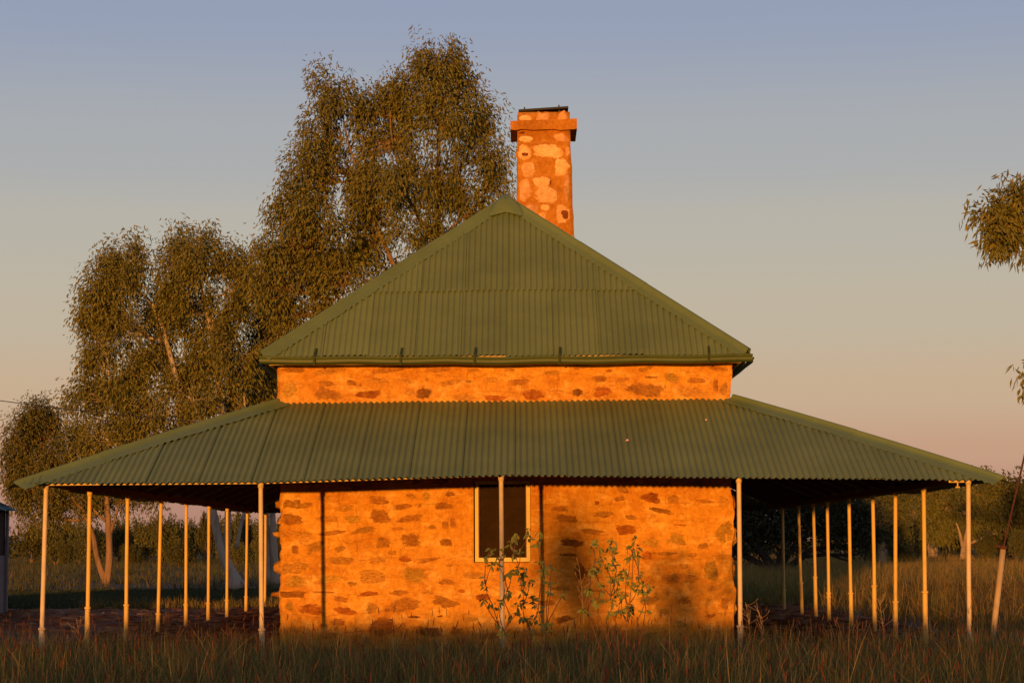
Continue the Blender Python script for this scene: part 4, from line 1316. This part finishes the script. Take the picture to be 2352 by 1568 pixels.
pole = thing('power_pole', 'timber power pole outside the left edge carrying the cable', 'pole', (-27, 62, 0))
po = Matrix.Translation(pole.location).inverted()
b = MB(); b.tube([(-27, 62, -.3), (-27, 62, 4), (-27, 62, 8.2)], [.15, .13, .11], 12); o = b.build('shaft', M['bark_brown'], pole, True); o.matrix_parent_inverse = po
b = MB(); b.bar((-27.7, 62, 7.9), (-26.3, 62, 7.9), .09, .1); o = b.build('cross_arm', M['timber'], pole); o.matrix_parent_inverse = po
pa, pb = Vector((-27, 62, 8.0)), Vector((-3.1, 43.9, 3.62))
pts = []
for i in range(31):
    t = i/30
    p = pa.lerp(pb, t); p.z -= 1.25*4*t*(1-t)*0.42
    pts.append(p)
b = MB(); b.tube(pts, [.011]*31, 5)
tag(b.build('power_cable', M['cable']), 'thin black cable crossing the sky at the left edge', 'cable')

# leaning pipe with a rusty rod standing in it
Yp = 26.2
a, b_, c_ = at(2283, 1440, Yp), at(2304, 1259, Yp), at(2351, 1056, Yp)
sl = (b_-a)/(b_[2]-a[2]); foot = a + sl*(0-a[2])
lp = thing('leaning_post', 'leaning pale pipe post with a rusty rod, right of the house', 'post', (foot[0], Yp, 0))
lo_ = Matrix.Translation(lp.location).inverted()
mb = MB(); mb.tube([foot-sl*.1, (foot+b_)/2, b_], [.036, .036, .036], 14); o = mb.build('pipe', M['pipe'], lp, True); o.matrix_parent_inverse = lo_
mb = MB(); mb.tube([b_-sl*.01, b_+sl*.035], [.046, .046], 14); mb.bar(b_+sl*.02+np.array([-.09, 0, .012]), b_+sl*.02+np.array([0, 0, .0]), .03, .03); o = mb.build('rusty_cap', M['rust'], lp); o.matrix_parent_inverse = lo_
s2 = (c_-b_)/np.linalg.norm(c_-b_)
rp_, rs_ = [], []
Lr = np.linalg.norm(c_-b_)*1.25
for i in range(121):
    rp_.append(b_ + s2*Lr*i/120); rs_.append(.0115 + .002*(i % 2))
mb = MB(); mb.tube(rp_, rs_, 8); o = mb.build('rod', M['rust'], lp); o.matrix_parent_inverse = lo_

fence = thing('wire_fence', 'old wire fence with thin steel pickets in the right-hand grass', 'fence', (20, 118, 0))
fo = Matrix.Translation(fence.location).inverted()
fpts = []
for px in (1985, 2060, 2118, 2171, 2240, 2330, 2420):
    p = at(px, 1250, 118.0 + (2171-px)*0.02)
    fpts.append(p)
    mb = MB(); mb.bar((p[0], p[1], -.1), (p[0]+random.uniform(-.06, .06), p[1], 1.22), .05, .05); o = mb.build('picket', M['bark_dark'], fence); o.matrix_parent_inverse = fo
for z in (.35, .75, 1.1):
    mb = MB(); mb.tube([(p[0], p[1]-.03, z) for p in fpts], [.006]*len(fpts), 4); o = mb.build('wire', M['cable'], fence); o.matrix_parent_inverse = fo
mb = MB(); q0, q1 = at(2330, 1290, 117), at(2309, 1290, 117)
mb.bar((q1[0]-.3, 117, -.1), (q1[0]+.45, 117, 1.1), .05, .05); mb.bar((q1[0]+.5, 117.1, -.1), (q1[0]-.05, 117.1, .95), .04, .04); o = mb.build('brace', M['bark_dark'], fence); o.matrix_parent_inverse = fo

# ------------------------------------------------------------------ foreground shrubs
def leaf_mesh(seed):
    r = random.Random(seed)
    b = MB(); n = 5
    bend = r.uniform(.1, .35); fold = r.uniform(.15, .4)
    for i in range(n+1):
        t = i/n
        w = 0.5*math.sin(math.pi*min(1, t*0.93+.05))**0.9 * (1-0.25*t)
        z = -bend*t*t
        b.v += [(-w*0.5, t, z+fold*w*.5), (0, t, z), (w*0.5, t, z+fold*w*.5)]
    for i in range(n):
        q = i*3
        b.f += [(q, q+1, q+4, q+3), (q+1, q+2, q+5, q+4)]
    return b.mesh('leaf', M['leaf_shrub'], True)


LEAVES = [leaf_mesh(k) for k in range(4)]


def shrub(label, Y, base_px, clusters, seed, leafn=(5, 6)):
    r = random.Random(seed)
    k = 1/2.851
    pts = []
    for (cx, cy) in clusters:
        px, py = (1900+cx*k)/1.7415, (2050+cy*k)/1.7415
        p = at(px, py, Y); p = p + np.array([0, r.uniform(-.22, .22), 0]); p[2] = max(p[2], .3); pts.append(p)
    bpt = at(base_px, 1540, Y); bpt[2] = 0
    root = thing('shrub', label, 'shrub', (bpt[0], Y, 0), None)
    off = Matrix.Translation(root.location).inverted()
    main = [bpt]
    nodes = [(bpt, -1)]
    order = sorted(pts, key=lambda p: np.linalg.norm(p-bpt))
    for p in order:
        best = min(range(len(nodes)), key=lambda i: np.linalg.norm(nodes[i][0]-p) + 0.45*np.linalg.norm(nodes[i][0]-bpt) + 0.8*abs(nodes[i][0][0]-p[0]) + 8*max(0, nodes[i][0][2]-p[2]+.03+0.9*abs(nodes[i][0][0]-p[0])*(i > 0)))
        nodes.append((p, best))
    st = MB()
    for i, (p, par) in enumerate(nodes):
        if par < 0:
            continue
        q = nodes[par][0]
        m = (p+q)/2 + np.array([r.uniform(-.03, .03), r.uniform(-.03, .03), -.02])
        ra = 0.006 if par == 0 else 0.0042
        st.tube(bez(q, m, p, 5), list(np.linspace(ra, ra*.55, 5)), 5, False)
    o = st.build('stem', M['stem_shrub'], root, True); o.matrix_parent_inverse = off
    left = 300
    for p in pts:
        for _ in range(r.randint(*leafn)):
            left -= 1
            if left < 0:
                break
            a = r.uniform(0, 6.283)
            el = r.uniform(-1.35, 0.25)
            d = Vector((math.cos(a)*math.cos(el), math.sin(a)*math.cos(el), math.sin(el)))
            o = bpy.data.objects.new('leaf', LEAVES[r.randrange(4)])
            COL.objects.link(o)
            o.parent = root
            L = r.uniform(.038, .066)
            nv = Vector((r.uniform(-.8, .8), -1.0, r.uniform(-.3, .9)))
            zv = (nv - d*nv.dot(d)).normalized(); xv = d.cross(zv)
            qd = Matrix((xv, d, zv)).transposed()
            loc = Vector(p) + Vector((r.uniform(-.018, .018), r.uniform(-.018, .018), r.uniform(-.035, .02))) - root.location
            o.matrix_local = Matrix.Translation(loc) @ qd.to_4x4() @ Matrix.Rotation(r.uniform(-.6, .6), 4, 'Y') @ Matrix.Diagonal((L*r.uniform(.75, 1.1), L, L, 1))
    return root


c1 = [(470, 230), (480, 280), (410, 330), (200, 400), (140, 510), (190, 580), (250, 500), (330, 430), (450, 480), (510, 430), (600, 280), (610, 200), (730, 330), (745, 240), (740, 560), (780, 620),
      (770, 690), (880, 590), (570, 640), (490, 620), (420, 640), (350, 700), (270, 600), (100, 760), (120, 810), (530, 700), (560, 780), (630, 790), (850, 780), (370, 880), (540, 890), (860, 890),
      (80, 960), (190, 1020), (270, 1050), (320, 990), (640, 960), (690, 1040), (560, 1020), (490, 1030), (720, 1090), (820, 1250), (600, 1230), (820, 1330), (270, 1280), (1010, 900), (390, 1180), (480, 1130), (560, 1180), (680, 1180), (330, 1340), (620, 1330)]
c2 = [(1580, 290), (1380, 320), (1360, 400), (1430, 420), (1440, 510), (1540, 380), (1600, 400), (1580, 460), (1820, 290), (1770, 380), (1860, 390), (1790, 450), (1740, 510), (1870, 480), (1440, 560),
      (1350, 620), (1310, 660), (1390, 640), (1500, 600), (1560, 570), (1600, 650), (1690, 620), (1720, 680), (1650, 700), (1880, 690), (1850, 760), (1940, 800), (1540, 720), (1600, 790), (1720, 760),
      (1780, 830), (1850, 850), (1920, 870), (1990, 830), (1950, 930), (1420, 790), (1300, 880), (1270, 890), (1410, 890), (1330, 960), (1390, 1000), (1540, 940), (1620, 900), (1660, 970), (1720, 920),
      (1560, 1000), (1740, 1050), (1810, 1060), (1640, 1070), (1230, 1100), (1290, 1130), (1530, 1130), (1680, 1130), (1750, 1130), (1960, 1100), (1600, 1190), (1420, 1190), (1850, 1180), (1500, 1240), (1720, 1230)]
shrub('taller leafy shrub in front of the louvred window and middle post', 17.5, 1226, c1, 61)
shrub('dense leafy shrub before the plain wall, right of the window shrub', 17.9, 1432, c2, 62)

# dry branching weeds standing above the grass
def weed(px, py_top, Y, label, seed, h_extra=0.0):
    r = random.Random(seed)
    top = at(px, py_top, Y)
    root = thing('dry_weed', label, 'weed', (top[0]+.04, Y, 0), 'dry weeds in the grass')
    b = MB()
    base = np.array([top[0]+.04, Y, 0.0])
    b.tube(bez(base, (base+top)/2+np.array([.05, 0, .0]), top, 6), list(np.linspace(.0028, .0016, 6)), 5)
    for _ in range(11):
        t = r.uniform(.55, .98); q = base*(1-t)+top*t + np.array([.05*2*t*(1-t), 0, 0])
        e = q + np.array([r.uniform(-.12, .14), r.uniform(-.08, .08), r.uniform(.05, .16)])
        b.tube(bez(q, (q+e)/2+np.array([r.uniform(-.02, .04), 0, -.02]), e, 4), [.0016, .0014, .0013, .0022], 4)
    o = b.build('stalk', M['straw'], root); o.matrix_parent_inverse = Matrix.Translation(root.location).inverted()


for k, (px, py, Y, lab) in enumerate([(1712, 1382, 23.6, 'pale dry weed leaning beside the right front post'), (1742, 1400, 22.8, 'pale forked dry weed just right of the right front post'), (2018, 1372, 23.5, 'tall curled dry weed near the right verandah posts'),
                                      (1330, 1300, 23.8, 'thin bare stalk between the two leafy shrubs'), (175, 1420, 23.0, 'small dry weed beside the left corner post')]):
    weed(px, py, Y, lab, 80+k)

# ------------------------------------------------------------------ grass
def blades(P, h, w, lean, ang, segs, rng, rnd):
    """curved tapering blades; returns vertex and triangle arrays"""
    n = len(P)
    dirv = np.stack([np.cos(ang), np.sin(ang), np.zeros(n)], 1)
    sa = rng.uniform(0, 6.283, n)
    side = np.stack([np.cos(sa), np.sin(sa), np.zeros(n)], 1)
    lv = []
    for j in range(segs+1):
        t = j/segs
        c = P + np.array([0, 0, 1.0])*(h*(t-0.25*lean*t*t))[:, None] + dirv*(h*lean*t**1.8)[:, None]
        if j < segs:
            hw = (w*(1-t**1.6)*0.5)[:, None]
            lv += [c-side*hw, c+side*hw]
        else:
            lv += [c]
    k = len(lv)
    V = np.stack(lv, 1).reshape(-1, 3)
    base = np.arange(n)*k
    tr = []
    for j in range(segs-1):
        a = base+2*j
        tr += [np.stack([a, a+1, a+3], 1), np.stack([a, a+3, a+2], 1)]
    a = base+2*(segs-1)
    tr += [np.stack([a, a+1, a+2], 1)]
    Fc = np.stack(tr, 1).reshape(-1, 3)
    return V, Fc, np.repeat(rnd, len(tr))


def tufted(rng, n_tuft, per, xr, yr, spread, keep=None):
    tx = rng.uniform(*xr, n_tuft); ty = rng.uniform(*yr, n_tuft)
    if keep is not None:
        m = keep(tx, ty, rng); tx, ty = tx[m], ty[m]
    n = len(tx)*per
    i = np.repeat(np.arange(len(tx)), per)
    r = np.abs(rng.normal(size=n))*spread; a = rng.uniform(0, 6.283, n)
    P = np.stack([tx[i]+r*np.cos(a), ty[i]+r*np.sin(a), np.zeros(n)], 1)
    return P, i, a, len(tx)


def grass(name, label, rng, n_tuft, per, xr, yr, spread, hr, wr, lean, segs, material, keep=None, straw=0.12):
    P, i, a, nt_ = tufted(rng, n_tuft, per, xr, yr, spread, keep)
    th = rng.uniform(*hr, nt_)[i]
    h = th*(0.55+0.55*rng.random(len(P)))
    w = rng.uniform(*wr, len(P))
    if name == 'foreground_grass':
        h = h*np.clip(1.2-0.03*np.maximum(0, P[:, 1]-15), .98, 1.2)
    ln = np.clip(np.abs(rng.normal(size=len(P)))*lean, 0.02, 1.3)
    tone = (rng.random(nt_)[i]*0.35 + rng.random(len(P))*0.5)
    tone = np.where(rng.random(len(P)) < straw, 0.8+0.2*rng.random(len(P)), tone*0.85)
    V, Fc, rv = blades(P, h, w, ln, a + rng.normal(size=len(P))*0.5, segs, rng, tone)
    o = link(name, np_mesh(name, V, Fc, M[material], rv))
    return tag(o, label, 'grass', kind='stuff')


rng = np.random.default_rng(5)
def keep_fore(x, y, r):
    half = 2.0 + y*0.27
    k = (np.abs(x+0.2) < half)
    # the bare verandah floor thins the grass out
    inv = (x > -5.9) & (x < 5.6) & (y > 24.1)
    k &= ~(inv & (r.random(len(x)) < 0.80))
    return k
grass('foreground_grass', 'dense dark green buffel grass across the foreground', rng, 7800, 17, (-9.5, 9.5), (8.5, 24.6), 0.07, (0.32, 0.56), (.005, .011), 0.45, 3, 'grass', keep_fore, 0.24)
grass('foreground_grass', 'long wispy straw-coloured blades rising from the foreground grass', rng, 2200, 3, (-9.0, 9.0), (9.0, 24.5), 0.05, (0.45, 0.70), (.004, .007), 0.7, 4, 'grass', keep_fore, 0.55)


def seedheads(name, label, rng, n, xr, yr, hr, keep=None):
    """stalk and bristly spike for each seed head"""
    x = rng.uniform(*xr, n); y = rng.uniform(*yr, n)
    if keep is not None:
        m = keep(x, y, rng); x, y = x[m], y[m]
    n = len(x)
    P = np.stack([x, y, np.zeros(n)], 1)
    h = rng.uniform(*hr, n); ang = rng.uniform(0, 6.283, n); lean = np.abs(rng.normal(size=n))*0.20+0.03
    dv = np.stack([np.cos(ang), np.sin(ang), np.zeros(n)], 1)
    top = P + np.array([0, 0, 1.0])*(h*(1-.2*lean))[:, None] + dv*(h*lean)[:, None]
    tang = nz(np.array([0, 0, 1.0])[None]*(1-.3*lean)[:, None] + dv*(lean*1.6)[:, None] + rng.normal(size=(n, 3))*0.06)
    tone = rng.random(n)
    # stalks
    V1, F1, r1 = blades(P, h*1.0, np.full(n, .0045), lean, ang, 4, rng, np.clip(.72+.28*tone, 0, 1))
    # spikes: 5 rings of 5
    L = rng.uniform(.050, .100, n); Rm = rng.uniform(.0030, .0052, n)
    s = nz(np.cross(tang, rng.normal(size=(n, 3)))); t = np.cross(tang, s)
    rings = [(0.0, .25), (.2, .9), (.5, 1.0), (.8, .7), (1.0, .12)]
    lv = []
    for (u, k) in rings:
        c = top + tang*((u-.05)*L)[:, None]
        for j in range(5):
            a = 2*math.pi*j/5
            lv.append(c + (s*math.cos(a)+t*math.sin(a))*(Rm*k)[:, None])
    V2 = np.stack(lv, 1).reshape(-1, 3)
    b = np.arange(n)*25
    tr = []
    for q in range(4):
        for j in range(5):
            a0, a1 = b+q*5+j, b+q*5+(j+1) % 5
            tr += [np.stack([a0, a1, a1+5], 1), np.stack([a0, a1+5, a0+5], 1)]
    F2 = np.stack(tr, 1).reshape(-1, 3)
    r2 = np.repeat(tone*.75, len(tr))
    # bristles
    nb = 26
    u = rng.random((n, nb)); a = rng.uniform(0, 6.283, (n, nb))
    rd = s[:, None]*np.cos(a)[..., None] + t[:, None]*np.sin(a)[..., None]
    b0 = top[:, None] + tang[:, None]*((u-.03)*L[:, None])[..., None] + rd*(Rm[:, None]*.7)[..., None]
    dd = nz(tang[:, None]*.8 + rd*.75)
    tip = b0 + dd*(rng.uniform(.006, .012, (n, nb)))[..., None]
    sd_ = np.cross(dd, rd)*.0016
    V3 = np.stack([b0-sd_, b0+sd_, tip], 2).reshape(-1, 3)
    F3 = np.arange(len(V3)).reshape(-1, 3)
    r3 = np.repeat(np.clip(tone*.8+.1, 0, 1), nb)
    V = np.concatenate([V1, V2, V3]); Fc = np.concatenate([F1, F2+len(V1), F3+len(V1)+len(V2)])
    o = link(name, np_mesh(name, V, Fc, M['seed'], np.concatenate([r1, r2, r3])))
    return tag(o, label, 'grass', kind='stuff')


seedheads('grass_seed_heads', 'bristly dull red seed heads over the foreground grass', rng, 3800, (-9, 9), (9.5, 24.8), (.38, .64), lambda x, y, r: keep_fore(x, y, r) & ((y < 20.5) | (r.random(len(x)) < .35)))
seedheads('grass_seed_heads', 'sparse seed heads along the edge of the right field', rng, 900, (6.2, 14), (25, 45), (.40, .62))

# unseen grass on the sunward side; behind the camera its height is raised for shade
grass('near_grass', 'tall unseen grass behind the camera, raised to shade the wall base', rng, 7500, 14, (-22, 7), (-20, 2.0), 0.16, (0.76, 0.96), (.014, .030), 0.30, 2, 'grass',
      lambda x, y, r: (x > -20 + (y+20)*0.0) & ~((np.abs(x) < 1.0) & (np.abs(y) < 1.5)), 0.15)
grass('near_grass', 'grass running out past the left edge of the frame', rng, 2600, 12, (-20, -3.5), (3.5, 24), 0.12, (0.35, 0.58), (.010, .020), 0.36, 2, 'grass', lambda x, y, r: x < -(y*0.27+2.0), 0.15)

# beyond the house
def keep_right(x, y, r):
    return (x > 6.2 + 0*y) & (x < 4 + y*0.30)
grass('field_grass', 'tall lit grass field right of the house', rng, 12000, 11, (6.0, 34), (25, 95), 0.18, (0.26, 0.80), (.009, .020), 0.6, 3, 'field', keep_right, 0.5)
def keep_far(x, y, r):
    return (np.abs(x) < y*0.28) & ~((x > -8) & (x < 8) & (y < 60)) & ~((x < 0) & (y < 64.5))
grass('field_grass', 'far straw-coloured grass stretching to the scrub', rng, 17000, 10, (-60, 60), (55, 215), 0.5, (0.25, 0.66), (.016, .036), 0.9, 2, 'field', lambda x, y, r: keep_far(x, y, r) & (x > 2), 0.5)
grass('field_grass', 'green and straw grass, coloured darker to stand for shade, reaching the scrub behind the left verandah', rng, 17000, 10, (-60, 60), (55, 215), 0.5, (0.32, 0.50), (.016, .036), 0.9, 2, 'shade_toned_field', lambda x, y, r: keep_far(x, y, r) & (x <= 2), 0.15)
def keep_lawn(x, y, r):
    return (x < -4.0) & (x > -y*0.30)
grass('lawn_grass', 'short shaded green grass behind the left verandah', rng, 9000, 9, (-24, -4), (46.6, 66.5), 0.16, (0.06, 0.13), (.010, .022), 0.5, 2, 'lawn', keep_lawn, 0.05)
grass('lawn_grass', 'rough tufts along the rear edge of the verandah floor', rng, 420, 16, (-9.5, 6), (46.0, 47.2), 0.10, (0.16, 0.36), (.008, .016), 0.5, 2, 'field', None, 0.5)
grass('lawn_grass', 'shaded green grass behind the right verandah', rng, 5000, 9, (4, 22), (46.8, 80), 0.16, (0.2, 0.42), (.012, .026), 0.4, 2, 'grass', None, 0.08)
grass('lawn_grass', 'sparse grass clumps along the verandah edges', rng, 380, 12, (-6.6, 6.6), (24.4, 46), 0.08, (0.14, 0.34), (.006, .012), 0.5, 2, 'grass',
      lambda x, y, r: (np.abs(x+0.15) > 5.6), 0.3)

# bark and stick litter on the bare earth
n = 5200
x = rng.uniform(-6.4, 6.1, n); y = rng.uniform(24.3, 46.8, n)
m = ~((x > X0-.15) & (x < X1+.15) & (y > YF-.05))
x, y = x[m], y[m]
x2 = rng.uniform(-22, -6.3, 1500); y2 = rng.uniform(34, 46.4, 1500)
x, y = np.concatenate([x, x2]), np.concatenate([y, y2])
n = len(x)
L = rng.uniform(.10, .42, n); Wd = rng.uniform(.012, .05, n); H = rng.uniform(.008, .035, n); a = rng.normal(size=n)*0.5
c = np.stack([x, y, 0.013+H*.3], 1)
dx = np.stack([np.cos(a), np.sin(a), rng.normal(size=n)*.05], 1)*(L/2)[:, None]
dy = np.stack([-np.sin(a), np.cos(a), np.zeros(n)], 1)*(Wd/2)[:, None]
dz = np.array([0, 0, 1.0])[None]*H[:, None]
V = np.stack([c-dx-dy, c+dx-dy, c+dx+dy, c-dx+dy, c-dx*.85+dz, c+dx*.85+dz], 1).reshape(-1, 3)
i = np.arange(n)*6
Fc = np.stack([np.stack(q, 1) for q in ((i, i+1, i+5, i+4), (i+2, i+3, i+4, i+5), (i+1, i+2, i+5, i+5), (i+3, i, i+4, i+4))], 1).reshape(-1, 4)
tris = np.concatenate([np.stack([i, i+1, i+5], 1), np.stack([i, i+5, i+4], 1), np.stack([i+2, i+3, i+4], 1), np.stack([i+2, i+4, i+5], 1), np.stack([i+1, i+2, i+5], 1), np.stack([i+3, i, i+4], 1)])
o = link('bark_litter', np_mesh('bark_litter', V, tris, M['litter'], np.tile(rng.random(n), 6)))
tag(o, 'dry bark strips and sticks scattered on the red earth floor', 'litter', kind='stuff')
